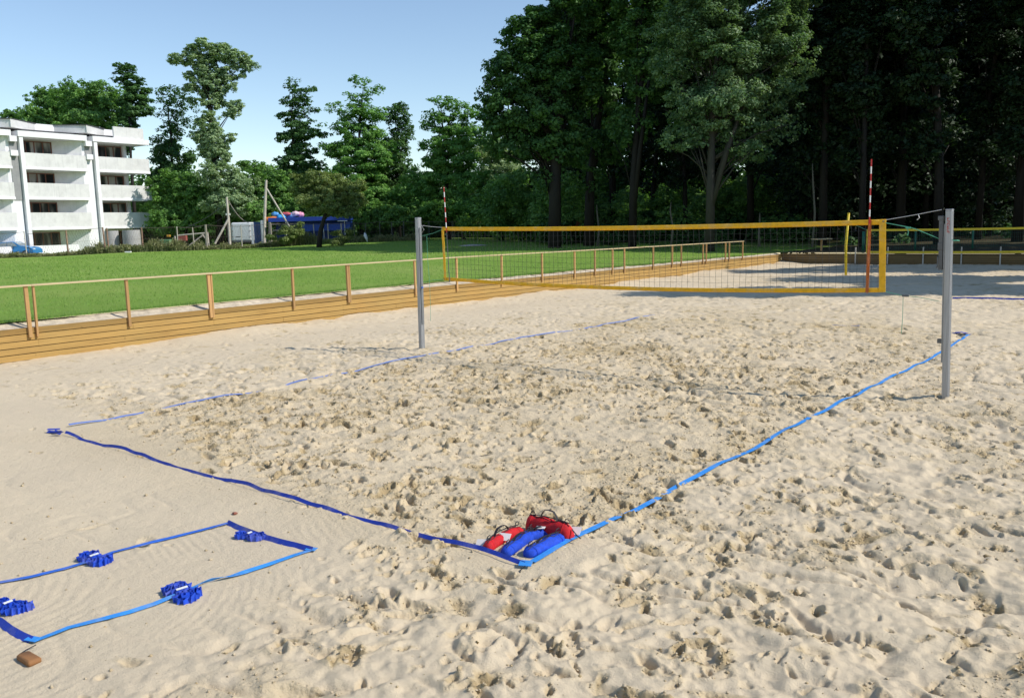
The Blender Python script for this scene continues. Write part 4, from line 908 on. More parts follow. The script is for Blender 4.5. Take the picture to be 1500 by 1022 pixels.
# blue stall with inflatable toys on its roof
DS = 88; root = empty('blue_stall', gpt(452, DS)); tag(root, 'long bright blue market stall with a flat canopy behind the small meadow tree', 'stall')
MBL = plain('stall_blue', (.025, .085, .42), .5, 0, .15); MBL2 = plain('stall_canopy_blue', (.02, .06, .34), .6, 0, .2)
def sb(name, px0, px1, py0, py1, v0, v1, mat, bev=.02, par=None):
    a, b = at(px0, 335, DS), at(px1, 335, DS); c = (a+b)/2+UX*0+VX*(v0+v1)/2; z0, z1 = zat((px0+px1)/2, py1, DS), zat((px0+px1)/2, py0, DS); c[2] = (z0+z1)/2
    m = MB(); m.cbox(c, (np.linalg.norm((b-a)[:2])/2, (v1-v0)/2, (z1-z0)/2), u=UX, v=VX, bev=bev); return m.build(name, mat, par or root)
sb('canopy', 396, 513, 318, 324, -.6, 2.6, MBL2); sb('front_panel', 443, 506, 327.5, 338, 0, .12, MBL); sb('side_panel', 506.3, 513, 324.3, 337, 0, 1.6, MBL)
sb('back_panel', 396, 505.8, 324.3, 352, 2.2, 2.3, MBL2)
for px in (398, 420, 443, 475, 506): sb('post', px-.4, px+.4, 324.3, 356, -.35, -.25, MWHT, .01)
sb('sign_strip', 497, 511, 323.2, 324.2, -.64, -.61, MWHT, 0)
for k, (px, py, rx, rz, col, lab) in enumerate(((400, 321, 1.05, .26, (.75, .22, .05), 'orange inflatable boat at the left end of the stall roof'), (403, 314, .42, .26, (.10, .35, .75), 'blue ball shaped inflatable above the orange boat'), (407, 323, .45, .2, (.75, .15, .25), 'rose inflatable beside the orange boat'), (412, 319, .5, .34, (.05, .38, .80), 'bright blue inflatable ring on the stall roof'),
        (419, 313.5, .55, .2, (.65, .12, .15), 'dark red inflatable in the row on the stall roof'), (425, 316, .7, .28, (.25, .45, .85), 'light blue inflatable boat in the middle of the stall roof'), (433, 313, .42, .26, (.85, .60, .68), 'pale pink inflatable left of the other pink one'), (440, 314.5, .40, .3, (.80, .35, .50), 'deep pink inflatable at the right end of the row'))):
    c = at(px, py, DS+.4*(k % 3)); c[2] -= .0; m = MB(); rg = []; n = 14
    for i in range(9):
        t = -1+2*i/8; e = max(.08, math.sqrt(max(0, 1-t*t)))*(1+.12*math.sin(k+i*1.9)); up = .25*rz*t*t*(1 if rx > .6 else 0)
        rg.append([c+UX*rx*t+VX*rz*1.1*e*math.cos(2*PI*j/n)+np.array([0, 0, up+rz*e*math.sin(2*PI*j/n)]) for j in range(n)])
    m.loft(rg); body_ = m.build('inflatable', plain('inflatable_%d' % k, col, .35, 0, .1, 3), None, True); tag(body_, lab, 'inflatable', 'inflatables on the stall roof')
# garden gate left of the tree
D4 = 84; root = empty('plank_gate', gpt(410, D4)); tag(root, 'grey timber gate with a diagonal brace in front of the blue stall', 'gate')
for nm, a, b, rd in (('post', (395, 357), (395, 326), .14), ('post', (441, 356), (440, 325), .15), ('rail', (400, 338), (430, 337), .08), ('brace', (404, 355), (428, 341), .06), ('rail', (396, 329), (440, 328), .05)): strut(root, nm, at(*a, D4), at(*b, D4), rd)
# white object hanging on the fence
p = at(537, 347, 84.5); m = MB(); m.tube([at(534, 341, 84.5), at(535, 345, 84.4), at(537, 350, 84.4), at(538.5, 355, 84.5)], [.05, .17, .12, .03], 8); tag(m.build('plastic_bag', MWHT, None, True), 'white plastic bag caught on the wire fence right of the small tree', 'plastic bag')
m = MB(); p = gpt(186, 76.5); m.cbox(p+(0, 0, .06), (.28, .1, .06), u=UX, v=VX, bev=.03); tag(m.build('litter', MWHT), 'small white piece of litter at the foot of the fence below the well rings', 'litter')
# carved figure and dark board at the edge of the wood
D5 = 76; p = gpt(848, D5); root = empty('carved_post', p); tag(root, 'stocky carved orange brown wooden post standing in front of the wood behind the net', 'post')
m = MB(); n = 12; rg = []; ztop = zat(848, 317.5, D5)-p[2]
for z, r_ in ((-.1, .30), (.25, .31), (.6, .27), (.68, .20), (.76, .27), (.98, .29), (1.06, .19), (1.14, .27), (1.32, .28), (1.42, .17), (1.5, .25), (1.68, .24), (1.78, .12)):
    z = z/1.78*ztop; rg.append([(p[0]+r_*math.cos(2*PI*k/n)*(1+.1*math.cos(4*PI*k/n)), p[1]+r_*math.sin(2*PI*k/n), p[2]+z) for k in range(n)])
m.loft(rg).build('shaft', wood('carved_wood', (.30, .13, .06), (2, 2, 2), .5, 8), root, True)
m = MB(); m.cbox(p+np.array([0, 0, ztop*.36])-VX*.31, (.24, .02, .22), u=UX, v=VX, bev=.01); m.build('plaque', MPALE, root)
D6 = 77; p = gpt(834, D6); root = empty('notice_board', p); tag(root, 'dark notice board beside the carved orange post', 'board')
c = at(834, 325, D6); m = MB(); m.cbox(c, (.52, .05, .42), u=UX, v=VX, bev=.01); m.build('panel', plain('black_board', (.01, .01, .012), .5), root)
for s in (-.4, .4): q = c+UX*s+VX*.08; strut(root, 'leg', (q[0], q[1], MZ(q[0], q[1])-.1), (q[0], q[1], c[2]+.3), .05)
p = at(923, 352, 60); strut_root = tag(MB().tube([at(921, 357, 62), at(925, 348, 62), at(930, 337, 62)], [.05, .045, .03], 6).build('leaning_stake', MPALE), 'pale leaning stake in the shaded grass beyond the handrail', 'stake')
# ------------------------------------------------------------------ trees
def sc3(c, k): return tuple(x*k for x in c)
LF = {
 'mid': leaf_mat('leaf_mid_green_hazed', (0.091, 0.200, 0.059), (0.241, 0.435, 0.102)),  # lightened so the colour also carries distant haze
 'dark': leaf_mat('leaf_dark_green', (0.043, 0.109, 0.038), (0.121, 0.242, 0.066)),
 'bluish': leaf_mat('leaf_grey_willow_hazed', (0.171, 0.273, 0.143), (0.428, 0.546, 0.291)),  # grey green raised further to put haze into the leaves
 'olive': leaf_mat('leaf_olive', (0.127, 0.195, 0.063), (0.330, 0.393, 0.142)),
 'fresh': leaf_mat('leaf_fresh_green', (0.087, 0.214, 0.044), (0.225, 0.429, 0.101)),
 'wood': leaf_mat('leaf_shade_darkened', (0.010, 0.027, 0.012), (0.034, 0.071, 0.022), .2),  # deep shade of the wood painted into the leaf colour
 'ash': leaf_mat('leaf_ash', (0.066, 0.143, 0.060), (0.236, 0.345, 0.161)),
}
def leaves(lobes, seed, leaf, n_total, clump=.22, flat=.6, shell=.45, droop=0.):
    """lobes: (cx,cy,cz,rx,ry,rz). returns verts, quads, per-face value"""
    r = R_(seed); L = np.array(lobes, float); wgt = (L[:, 3]*L[:, 4]*L[:, 5])**(2/3.); wgt /= wgt.sum()
    cs, rs, ls = [], [], []
    for li, l in enumerate(L):
        rm = (l[3]*l[4]*l[5])**(1/3.); cr = max(.28, clump*rm); nc = int(np.clip(9*(rm/cr)**2*.55, 8, 260))
        d = r.normal(size=(nc, 3)); d /= np.linalg.norm(d, axis=1)[:, None]; q = shell+(1-shell)*r.rand(nc)**.6; q *= r.uniform(.82, 1.13, nc)
        c = l[:3]+d*q[:, None]*l[3:6]; cs.append(c); rs.append(cr*r.uniform(.5, 1.35, nc)); ls.append(np.full(nc, wgt[li]/nc))
    c = np.vstack(cs); cr = np.concatenate(rs); pw = np.concatenate(ls)*cr**2; pw /= pw.sum()
    idx = r.choice(len(c), n_total, p=pw); k = len(idx)
    d = r.normal(size=(k, 3)); d /= np.linalg.norm(d, axis=1)[:, None]; q = r.rand(k)**.45
    off = d*q[:, None]*cr[idx][:, None]; off[:, 2] *= flat; off[:, 2] -= droop*q*cr[idx]*np.abs(d[:, 2])
    P = c[idx]+off
    cen = L[:, :3].mean(0); out = P-cen; out /= np.linalg.norm(out, axis=1)[:, None]+1e-6
    nrm = out*.35+d*.45+np.array([0, 0, .75])+r.normal(0, .45, (k, 3)); nrm /= np.linalg.norm(nrm, axis=1)[:, None]
    t = r.normal(size=(k, 3)); t -= nrm*(t*nrm).sum(1)[:, None]; t /= np.linalg.norm(t, axis=1)[:, None]; bt = np.cross(nrm, t)
    s = leaf*r.uniform(.55, 1.35, k)[:, None]; fold = nrm*s*.18
    V = np.stack([P-t*s*.62, P+bt*s*.36+fold, P+t*s*.62, P-bt*s*.36+fold], 1).reshape(-1, 3)
    cv = r.uniform(.15, .85, len(c)); v = np.clip(cv[idx]+r.normal(0, .16, k), 0, 1)
    return V, np.arange(4*k).reshape(-1, 4), v, c
def make_tree(name, label, cat, d, bpx, lobes, mat='mid', leaf=.3, n=14000, trunk=.22, bark=None, group=None, seed=None, clump=.22, flat=.6, shell=.45, depth=1., limbs=True, droop=0., lean=0., fork=None, zbase=None):
    "lobes in photo directions: (px, py, rx_px, rz_px[, depth offset m])"
    seed = seed or int(bpx*7+d); r = R_(seed); k = d/FPX
    g = at(bpx, 350, d); g[2] = MZ(g[0], g[1]) if zbase is None else zbase
    W = []
    for l in lobes:
        c = at(l[0], l[1], d+(l[4] if len(l) > 4 else 0)); W.append((*(c-g), l[2]*k, l[2]*k*depth, l[3]*k))
    root = empty(name, g); tag(root, label, cat, group)
    W0 = list(W)
    if d > 70:
        ex = []
        for l in W:
            for q in range(4):
                a_ = r.uniform(-.4, PI+.4); rr_ = r.uniform(.28, .5); ex.append((l[0]+UX[0]*math.cos(a_)*l[3]*.95+r.normal(0, .3)*l[4], l[1]+UX[1]*math.cos(a_)*l[3]*.95+r.normal(0, .3)*l[4], l[2]+math.sin(a_)*l[5]*.95, l[3]*rr_, l[4]*rr_, l[5]*rr_))
        W = W+ex
    V, F_, v, cl = leaves(W, seed, leaf*(.68 if d > 70 or d < 60 else .8), int(n*(1.75 if d > 70 else 1.35)), clump, flat, shell, droop)
    np_mesh('crown', V, F_, LF[mat], root, {'v': ('FACE', v)})
    if limbs:
        L = np.array(W0); top = L[np.argmax(L[:, 2])]; H = top[2]; m = MB(); zc = L[:, 2].mean()
        tp = [np.array([0, 0, -.3])]; 
        for t in (.25, .5, .75, 1.): tp.append(np.array([top[0]*t*t+lean*t+r.normal(0, .12)*t, top[1]*t*t+r.normal(0, .12)*t, H*t*.97]))
        m.tube(tp, [trunk*1.25, trunk, trunk*.75, trunk*.5, trunk*.12], 8)
        if fork: m.tube([np.array([0, 0, fork[0]]), np.array([UX[0]*fork[1]*.5, UX[1]*fork[1]*.5, fork[0]+fork[2]*.55]), np.array([UX[0]*fork[1], UX[1]*fork[1], fork[0]+fork[2]])], [trunk*.7, trunk*.6, trunk*.4], 7)
        for l in L:
            for q in range(2 if d < 70 else 1):
                t = np.clip((l[2]-l[5]*.7)/H*(r.uniform(.5, .85) if d < 70 else r.uniform(.78, .95)), .12, .93); j = min(3, int(t*4)); a = tp[j]*(1-(t*4-j))+tp[j+1]*(t*4-j)
                e = l[:3]+r.normal(0, .35, 3)*l[3:6]; mid = (a+e)/2+np.array([0, 0, .08*np.linalg.norm(e-a)])+r.normal(0, .15, 3)
                m.tube([a, mid, e], [trunk*.26, trunk*.16, trunk*.04], 5)
        for e in cl[r.choice(len(cl), min(26, len(cl)), False)]:
            l = L[np.argmin(((L[:, :3]-e)**2).sum(1))]; m.tube([l[:3], (l[:3]+e)/2+r.normal(0, .1, 3), e], [trunk*.13, trunk*.09, trunk*.03], 4)
        m.build('trunk', bark or MBARK, root, True, own=True)
    return root
T = make_tree
# behind the building
T('broad_tree', 'broad dark green tree rising behind the left part of the white building', 'tree', 112, 75, [(62, 165, 28, 30), (88, 150, 26, 26), (75, 185, 40, 20)], 'mid', .42, 12000)
T('broad_tree', 'widest greyish green tree behind the middle of the white building', 'tree', 108, 135, [(112, 148, 26, 24), (140, 146, 30, 26), (165, 160, 26, 24), (135, 180, 45, 25)], 'mid', .42, 16000, seed=5)
T('broad_tree', 'dark ragged tree standing higher than its neighbours just behind the right end of the roof', 'tree', 104, 200, [(186, 104, 14, 9), (193, 120, 17, 9), (204, 133, 17, 9), (196, 148, 22, 10), (205, 163, 20, 9), (188, 178, 14, 16), (190, 205, 12, 20)], 'dark', .36, 9000, clump=.34, flat=.45)
T('round_bush', 'small tree top just showing over the left roof edge of the building', 'tree', 118, 14, [(13, 172, 12, 9)], 'mid', .35, 1500)
# right of the building
T('tall_tree', 'dark tree with a slanting top between the building and the willow', 'tree', 96, 262, [(244, 140, 15, 16), (262, 152, 17, 16), (246, 168, 13, 14), (270, 178, 15, 18), (250, 200, 20, 22), (255, 235, 28, 30), (250, 280, 34, 38), (262, 320, 36, 26)], 'dark', .36, 17000, seed=13, clump=.3)
T('willow_tree', 'tallest grey green willow with a mop of foliage on bare leaning limbs', 'tree', 92, 322, [(276, 86, 21, 10), (299, 74, 19, 12), (322, 78, 18, 12), (348, 86, 20, 11), (362, 96, 10, 8), (300, 98, 17, 13), (292, 122, 19, 16), (316, 124, 17, 18), (335, 108, 15, 12), (308, 148, 18, 12), (345, 158, 10, 9), (336, 166, 9, 7)], 'bluish', .30, 19000, trunk=.34, seed=4, clump=.26, droop=.35)
T('willow_tree', 'narrow ivy wrapped grey green tree directly below the tall willow crown', 'tree', 90, 325, [(308, 185, 18, 17), (315, 208, 20, 20), (318, 232, 20, 16), (300, 212, 12, 18)], 'bluish', .28, 11000, trunk=.3, seed=14)
T('leafy_bush', 'round grey green shrub below the willow beside the crooked pole', 'shrub', 88, 335, [(322, 262, 26, 24), (348, 272, 22, 22), (335, 295, 34, 22)], 'bluish', .28, 11000, seed=15)
T('leafy_bush', 'big dark green thicket between the white building and the crooked pole', 'shrub', 90, 272, [(245, 290, 24, 34), (275, 280, 28, 34), (300, 296, 26, 30), (262, 325, 40, 20), (235, 325, 18, 24)], 'mid', .3, 17000, seed=16)
T('leafy_bush', 'green thicket behind the white van and the taller pole', 'shrub', 91, 372, [(360, 310, 30, 20), (385, 290, 22, 22), (410, 285, 26, 26), (375, 262, 16, 12), (425, 310, 26, 20), (392, 318, 40, 16)], 'mid', .3, 15000, seed=17)
T('broad_tree', 'distant tree top low on the skyline left of the tiered dark tree', 'tree', 125, 380, [(372, 246, 20, 9), (390, 255, 20, 12), (405, 268, 20, 14)], 'mid', .4, 5000, seed=18)
T('tall_tree', 'dark tree with tiered ragged branches against the sky behind the small meadow tree', 'tree', 94, 438, [(428, 124, 9, 8), (440, 136, 18, 7), (434, 150, 22, 7), (443, 163, 16, 7), (424, 172, 20, 6), (438, 186, 22, 8), (448, 196, 28, 7), (428, 203, 24, 8), (440, 220, 22, 11), (432, 240, 30, 14), (436, 262, 32, 18), (430, 290, 24, 20)], 'dark', .34, 18000, clump=.34, flat=.42, seed=19)
T('tall_tree', 'bright topped green tree with upswept layers, tallest left of the net post', 'tree', 92, 530, [(530, 122, 14, 8), (545, 134, 15, 8), (527, 145, 18, 9), (520, 165, 26, 12), (545, 168, 24, 12), (505, 185, 22, 11), (530, 198, 34, 16), (512, 225, 34, 18), (545, 232, 34, 20), (520, 262, 40, 20), (545, 290, 42, 22)], 'fresh', .34, 26000, clump=.3, flat=.45, seed=20)
T('tall_tree', 'darker rounded tree on the right flank of the bright topped tree', 'tree', 98, 585, [(580, 168, 20, 13), (592, 190, 16, 16), (580, 215, 24, 20), (572, 250, 26, 22), (565, 290, 30, 26)], 'dark', .34, 15000, clump=.3, seed=21)
T('tall_tree', 'green tree with a spiky top just left of the great wood', 'tree', 92, 658, [(645, 148, 14, 8), (662, 155, 20, 10), (680, 165, 22, 10), (640, 170, 16, 9), (658, 182, 34, 14), (670, 205, 38, 16), (632, 214, 20, 10), (660, 235, 38, 20), (655, 270, 44, 24), (650, 305, 44, 20)], 'fresh', .34, 24000, clump=.3, flat=.45, seed=22)
T('broad_tree', 'dark tree filling the low gap between the two tall green trees', 'tree', 112, 612, [(610, 275, 22, 22), (600, 300, 24, 20), (620, 305, 24, 20)], 'mid', .36, 8000, seed=23)
T('silvery_tree', 'silvery green tree catching the sun at the left edge of the great wood', 'tree', 96, 730, [(722, 222, 26, 18), (745, 238, 22, 16), (735, 262, 34, 22), (720, 290, 34, 22)], 'bluish', .3, 14000, seed=24)
T('leafy_bush', 'sunlit green shrub in front of the silvery tree above the net band', 'shrub', 84, 735, [(708, 275, 22, 24), (738, 282, 28, 26), (728, 308, 42, 20), (765, 300, 22, 20)], 'fresh', .26, 17000, seed=25)
T('leafy_bush', 'low bright shrub behind the left antenna', 'shrub', 89, 680, [(668, 305, 26, 16), (640, 312, 24, 14), (690, 315, 22, 14)], 'fresh', .26, 8000, seed=26)
T('leafy_bush', 'dim shrub row behind the wire fence right of the small tree', 'shrub', 90, 575, [(540, 318, 26, 18), (572, 315, 26, 20), (604, 320, 24, 16)], 'mid', .28, 9000, seed=27)
# small tree in the meadow
T('small_tree', 'small olive green tree with a slanting dark trunk standing alone in the meadow', 'tree', 74, 466, [(462, 272, 24, 18), (488, 268, 26, 18), (510, 282, 24, 18), (450, 292, 18, 14), (480, 298, 34, 18), (520, 300, 16, 14), (498, 312, 22, 9)], 'olive', .19, 22000, trunk=.20, seed=28, lean=.75, clump=.2)
# the great wood
T('forest_tree', 'huge dark tree forming the left edge of the wood against the sky', 'tree', 64, 812, [(752, 70, 30, 24), (780, 45, 40, 34), (730, 110, 26, 26), (765, 110, 50, 40), (715, 150, 22, 26), (745, 165, 45, 36), (800, 85, 50, 55), (830, 20, 50, 40), (725, 200, 30, 26), (760, 215, 40, 22), (800, 180, 50, 50), (840, 110, 45, 60), (850, -40, 60, 40), (835, 220, 40, 30), (795, 262, 22, 20)], 'dark', .30, 60000, trunk=.42, seed=30, clump=.24, shell=.5)
T('forest_tree', 'dark leafy tree behind the two straight stems left of the pale forked tree', 'tree', 68, 862, [(880, 60, 55, 60), (900, 140, 50, 50), (880, 215, 45, 30), (920, -10, 60, 50), (865, 265, 26, 28)], 'dark', .30, 30000, trunk=.36, seed=31)
T('forest_tree', 'straight dark twin stemmed tree behind the middle of the net', 'tree', 61, 926, [(935, 30, 45, 60), (950, 110, 45, 50), (925, 185, 40, 30), (960, -50, 60, 50)], 'dark', .28, 24000, trunk=.26, seed=32, fork=(1.5, 1.2, 10))
T('forest_tree', 'sunlit grey green ash with a pale forked trunk in front of the wood', 'tree', 55, 1040, [(1040, 20, 60, 46), (1000, 50, 50, 40), (985, 100, 40, 28), (1080, 70, 70, 50), (1135, 50, 50, 50), (1165, 95, 36, 36), (1140, 140, 42, 30), (1070, 140, 60, 36), (1000, 150, 34, 24), (1100, 185, 40, 22), (1020, 195, 26, 16), (1060, -50, 90, 50), (1150, -30, 60, 50), (1045, 165, 62, 40), (1000, 205, 40, 20), (1095, 222, 44, 18), (1145, 190, 34, 20)], 'ash', .25, 80000, trunk=.27, bark=wood('ash_bark', (.05, .046, .036), (3, 3, .5), .5), seed=33, fork=(2.6, 2.0, 6.5), clump=.24)
GW = 'dark trees inside the wood'
GL = 'tall dark tree standing in the deep shade of the wood behind the far court'
fk = [(1205, 60), (1262, 57), (1318, 62), (1375, 56), (1432, 60), (1490, 55), (1548, 59)]
protos = []
for i, (px, d) in enumerate(fk[:3]):
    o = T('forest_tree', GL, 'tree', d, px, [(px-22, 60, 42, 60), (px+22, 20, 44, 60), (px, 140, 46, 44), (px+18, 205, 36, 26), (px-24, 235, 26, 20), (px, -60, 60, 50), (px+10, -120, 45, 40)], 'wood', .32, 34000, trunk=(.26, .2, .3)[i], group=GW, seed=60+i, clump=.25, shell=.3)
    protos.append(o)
def plant(i, px, d, s=1., rz=None, xy=None, label=None, name=None):
    g = at(px, 350, d) if xy is None else np.array([xy[0], xy[1], 0.]); o = tree_copy(protos[i]); o.location = (g[0], g[1], MZ(g[0], g[1])); o.rotation_euler = (0, 0, rz if rz is not None else rnd.uniform(0, 6.28)); o.scale = (s, s, s*rnd.uniform(.92, 1.08))
    if label: o['label'] = label
    return o
for k, (px, d) in enumerate(fk[3:]): plant(k % 3, px, d, rnd.uniform(.95, 1.1))
for k, (px, d) in enumerate(((790, 82), (845, 90), (900, 80), (955, 88), (1005, 76), (1050, 84), (1100, 74), (1150, 82), (1190, 72), (1240, 80), (1285, 74), (1335, 84), (1385, 72), (1430, 80), (1475, 74), (1520, 84),
        (870, 108), (930, 112), (990, 104), (1060, 110), (1130, 104), (1200, 108), (1270, 102), (1340, 110), (1410, 104), (1480, 110), (1215, 92), (1300, 94), (1380, 96), (1460, 92), (1260, 68), (1355, 67), (1445, 68))):
    o = plant(k % 3, px, d, rnd.uniform(.9, 1.15)); o['label'] = 'dark tall tree deep among the other trunks of the great wood'; o['group'] = 'trees deep in the wood'
# neighbours standing right of the picture that shade the far sand
for k, (x, y, s) in enumerate(((12.5, 25.4, .88), (18.5, 30, .95), (24.5, 33.5, 1.), (13.5, 38.9, .95), (20, 43.5, 1.), (28, 34.5, 1.0), (12, 44.5, .9), (19, 47, 1.), (27, 49, 1.), (35, 43, 1.), (6.5, 46, .9), (15, 56, 1.), (24, 60, 1.), (35, 56, 1.))):
    o = plant(k % 3, 0, 0, s, None, (x, y)); o['label'] = 'tall dark tree at the right hand edge of the wood'; o['group'] = 'trees right of the far court'
# understorey that reads as one mass
def under():
    r = R_(77); lob = []
    for px in range(770, 1560, 16):
        d = r.uniform(66, 84) if px < 1190 else r.uniform(58, 80); c = at(px+r.uniform(-6, 6), r.uniform(300, 345), d); h = r.uniform(.8, 2.2) if px < 1180 else r.uniform(.4, .8); c[2] = MZ(c[0], c[1])+h*.55; lob.append((*c, h*r.uniform(.8, 1.4), h, h*.8))
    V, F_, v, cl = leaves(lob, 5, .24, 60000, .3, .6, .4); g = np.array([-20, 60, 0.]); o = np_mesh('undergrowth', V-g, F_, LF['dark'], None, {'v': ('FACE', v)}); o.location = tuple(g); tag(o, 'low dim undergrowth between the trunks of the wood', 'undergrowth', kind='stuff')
    lob = []
    for k in range(80):
        px = r.uniform(1150, 1580); d = r.uniform(62, 100); c = at(px, 300, d); h = r.uniform(3, 9); c[2] = MZ(c[0], c[1])+h*r.uniform(.5, .8); lob.append((*c, h*r.uniform(.35, .6), h*.5, h*.55))
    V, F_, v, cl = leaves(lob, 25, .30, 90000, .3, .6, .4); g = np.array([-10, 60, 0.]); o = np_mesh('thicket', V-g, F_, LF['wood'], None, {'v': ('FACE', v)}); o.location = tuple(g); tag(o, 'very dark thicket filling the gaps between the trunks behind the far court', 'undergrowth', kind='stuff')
    lob = []
    for k in range(46):
        px = r.uniform(690, 1130); d = r.uniform(74, 98); c = at(px, 300, d); h = r.uniform(2.0, 5.5); c[2] = MZ(c[0], c[1])+h*r.uniform(.5, .8); lob.append((*c, h*r.uniform(.4, .7), h*.55, h*.6))
    V, F_, v, cl = leaves(lob, 15, .25, 70000, .3, .6, .4); g = np.array([-40, 60, 0.]); o = np_mesh('young_growth', V-g, F_, LF['mid'], None, {'v': ('FACE', v)}); o.location = tuple(g); tag(o, 'taller light green young growth behind the trunks at the left of the wood', 'undergrowth', kind='stuff')
    lob = []
    for px in range(-120, 1600, 18):
        d = r.uniform(112, 130) if px < 1150 else r.uniform(98, 112); c = at(px, 300, d)
        for z in ((1.5, 4, 6.5) if px < 700 else (1.5, 4, 8, 13) if px < 1150 else (1.5, 4, 8, 13, 17, 22)): lob.append((c[0]+r.normal(0, 2), c[1]+r.normal(0, 2), 1+z, 4.5, 4.5, 4))
    V, F_, v, cl = leaves(lob, 6, .62, 150000, .3, .7, .1); g = np.array([-40, 90, 0.]); o = np_mesh('distant_wood', V-g, F_, LF['dark'], None, {'v': ('FACE', v)}); o.location = tuple(g); tag(o, 'sunlit foliage glimpsed far behind the trunks', 'woodland', kind='stuff')
under()
# pale thin stems showing between the dark trunks
for k, (px, d, py0, lab) in enumerate(((874, 66, 300, 'thin pale stem right of the carved orange post'), (983, 66, 296, 'thin tan stem behind the middle of the net'), (1113, 62, 312, 'very short pale stem left of the yellow far post'), (1190, 58, 240, 'pale flaking trunk in front of the dark wood left of the right antenna'))):
    g = at(px, 350, d); g[2] = MZ(g[0], g[1]); root = empty('thin_trunk', g); tag(root, lab, 'tree trunk'); m = MB(); a = at(px, py0, d); r = R_(k)
    m.tube([g-(0, 0, .2), g*.6+a*.4+UX*r.normal(0, .1), g*.2+a*.8+UX*r.normal(0, .1), a], [.09, .075, .06, .03], 7); m.build('trunk', MBARKL, root, True)
# weeds along the fence: too many to count
def weeds():
    r = R_(12); n = 13000; px = r.uniform(-60, 620, n); base = []
    P = [FP[0]+(FP[0]-FP[1])*.6, FP[0], FP[1], FP[2], FP[3]]; PX = [-156, 0, 260, 560, 900]
    x = np.interp(px, PX, [p[0] for p in P]); y = np.interp(px, PX, [p[1] for p in P])
    off = np.abs(r.normal(0, 1.0, n))-.5; x = x-UX[0]*0+VX[0]*off; y = y+VX[1]*off; z = mz(x, y)
    hmax = np.interp(px, [-60, 30, 60, 90, 115, 140, 165, 200, 230, 300, 360, 395, 420, 440, 470, 520, 620], [.5, .5, .3, .35, .5, 1.5, .7, .9, 1.5, .8, .5, 1.1, 1.7, 1.4, .5, .8, .7])
    dens = .5+vnoise(px, px*0, 9, 3)
    h = hmax*.85*r.uniform(.3, 1.15, n)*np.clip(dens+.35, .25, 1); th = r.uniform(0, 2*PI, n); w_ = .035
    # stalk triangle + leaf quads share one array of quads
    sx, sy = r.normal(0, .16, n)*h, r.normal(0, .16, n)*h
    A = np.stack([x-np.cos(th)*w_, y-np.sin(th)*w_, z-.03], 1); B = np.stack([x+np.cos(th)*w_, y+np.sin(th)*w_, z-.03], 1)
    Cc = np.stack([x+sx+np.cos(th)*.008, y+sy+np.sin(th)*.008, z+h], 1); Dd = np.stack([x+sx-np.cos(th)*.008, y+sy-np.sin(th)*.008, z+h], 1)
    V1 = np.stack([A, B, Cc, Dd], 1).reshape(-1, 3)
    k = r.randint(0, n, 46000); t = r.rand(46000)**.7; q = np.stack([x[k]+sx[k]*t, y[k]+sy[k]*t, z[k]+h[k]*t], 1)+r.normal(0, .05, (46000, 3)); s = .085*r.uniform(.5, 1.4, 46000)[:, None]
    a = r.normal(size=(46000, 3)); a /= np.linalg.norm(a, axis=1)[:, None]; b = np.cross(a, r.normal(size=(46000, 3))); b /= np.linalg.norm(b, axis=1)[:, None]
    V2 = np.stack([q-a*s, q+b*s*.5, q+a*s, q-b*s*.5], 1).reshape(-1, 3)
    V = np.vstack([V1, V2]); g = np.array([FP[1][0], FP[1][1], MZ(FP[1][0], FP[1][1])]); v = r.rand(len(V)//4)
    o = np_mesh('weeds', V-g, np.arange(len(V)).reshape(-1, 4), leaf_mat('weed_green', (.10, .13, .045), (.36, .35, .18), .3), None, {'v': ('FACE', v)}); o.location = tuple(g)
    tag(o, 'tall rank weeds and dry grass along the old fence', 'weeds', kind='stuff')
weeds()
# scattered low bushes at the fence foot
T('leafy_bush', 'low weedy shrub growing over the timber gate', 'shrub', 81, 425, [(420, 345, 16, 12), (432, 338, 10, 9)], 'olive', .16, 5000, seed=91, limbs=False)
T('leafy_bush', 'low weedy shrub at the foot of the small meadow tree', 'shrub', 76, 494, [(492, 354, 14, 5), (506, 345, 12, 8)], 'olive', .14, 3500, seed=92, limbs=False)

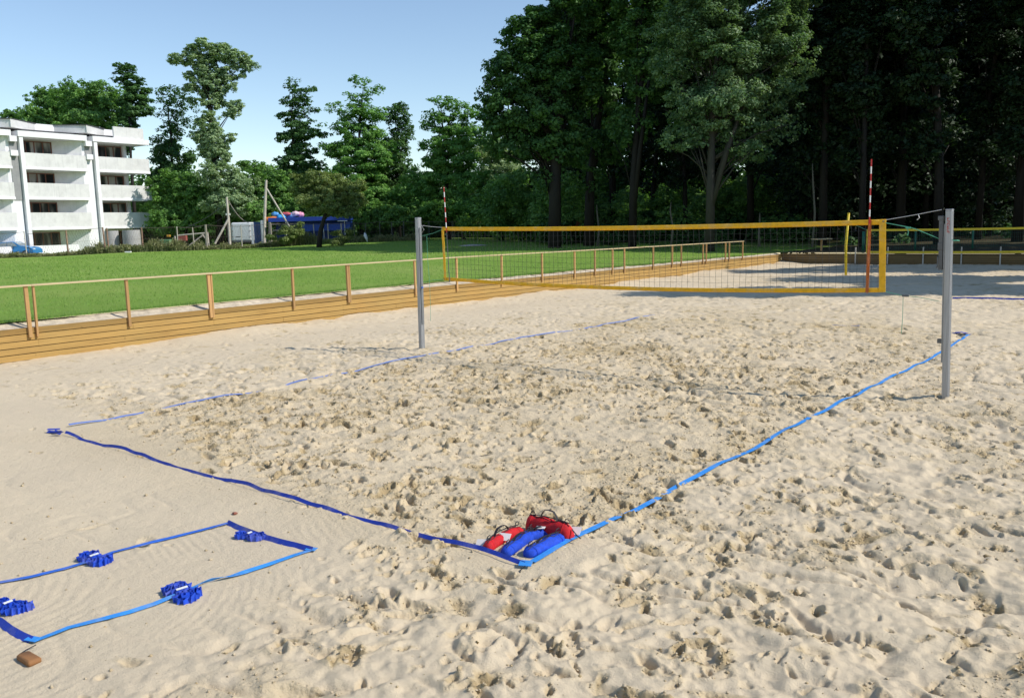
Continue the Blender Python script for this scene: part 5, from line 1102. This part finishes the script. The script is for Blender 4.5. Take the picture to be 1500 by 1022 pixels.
def clods():
    r = R_(19); n = 150000; rad = 3.6+13*r.rand(n)**1.25; th = YAW+r.uniform(-.6, .6, n); x = CAM[0]+rad*np.sin(th); y = CAM[1]+rad*np.cos(th)
    z, D = sand_h(x, y, True); k = r.rand(n) < .010+.55*np.clip(D-.12, 0, 1)**1.2*(1-.8*smooth_zone(x, y)); x, y, z = x[k], y[k], z[k]; n = len(x)
    s = (.0035+.011*r.rand(n)**3.2)*(1+.5*(r.rand(n) < .03)); s *= 1+.03*np.hypot(x-CAM[0], y-CAM[1])
    base = np.array([(1,0,0),(0,1,0),(-1,0,0),(0,-1,0),(0,0,1),(0,0,-1)], float); F8 = np.array([(0,1,4),(1,2,4),(2,3,4),(3,0,4),(1,0,5),(2,1,5),(3,2,5),(0,3,5)])
    a = r.uniform(0, 6.28, n); V = base[None]*(s[:, None, None])*r.uniform(.6, 1.35, (n, 6, 1))+r.normal(0, .18, (n, 6, 3))*s[:, None, None]; V[..., 2] *= .75
    ca, sa = np.cos(a)[:, None], np.sin(a)[:, None]; V[..., 0], V[..., 1] = V[..., 0]*ca-V[..., 1]*sa, V[..., 0]*sa+V[..., 1]*ca
    V += np.stack([x, y, z+s*.35], 1)[:, None]; F_ = (F8[None]+np.arange(n)[:, None, None]*6).reshape(-1, 3); V = V.reshape(-1, 3)
    tag(np_mesh('sand_clods', V, F_, MSAND, None, {'damp': ('POINT', np.repeat(r.uniform(.1, 1, n), 6))}), 'crumbs and clods of damp sand scattered over the court', 'sand', kind='stuff')
clods()

# wooded rise on the horizon
def rise():
    xs = np.linspace(-1.05, 1.25, 150); rows = ((150, 0), (165, 4.5), (185, 8), (230, 10), (300, 6), (420, 0)); V = []; r = R_(8)
    for d, h in rows:
        for t in xs:
            px = 750+1262*math.tan(t*.72); c = CAM+(Fv*np.array([1, 1, 0])+_R*math.tan(t*.72))*d; hh = h*(.75 if px < 640 else 1.35)*(1+.5*float(vnoise(np.array([c[0]]), np.array([c[1]]), 14, 9)[0])+.25*r.normal()*.3)
            V.append((c[0], c[1], .5+max(0, hh)))
    V = np.array(V); n = len(xs); i = np.arange(len(rows)-1)[:, None]; j = np.arange(n-1)[None, :]; a = i*n+j
    b = NB('far_foliage'); nn = b.noise(.35, 6, .8); m = b.fin(b.ramp(nn, [(.3, (.012, .03, .008)), (.7, (.05, .10, .025))]), .9, b.bump(nn, 1.5), spec=.05)
    tag(np_mesh('hills', V, np.stack([a, a+1, a+n+1, a+n], -1).reshape(-1, 4), m, None, None, True), 'low wooded rise on the horizon', kind='structure')
rise()
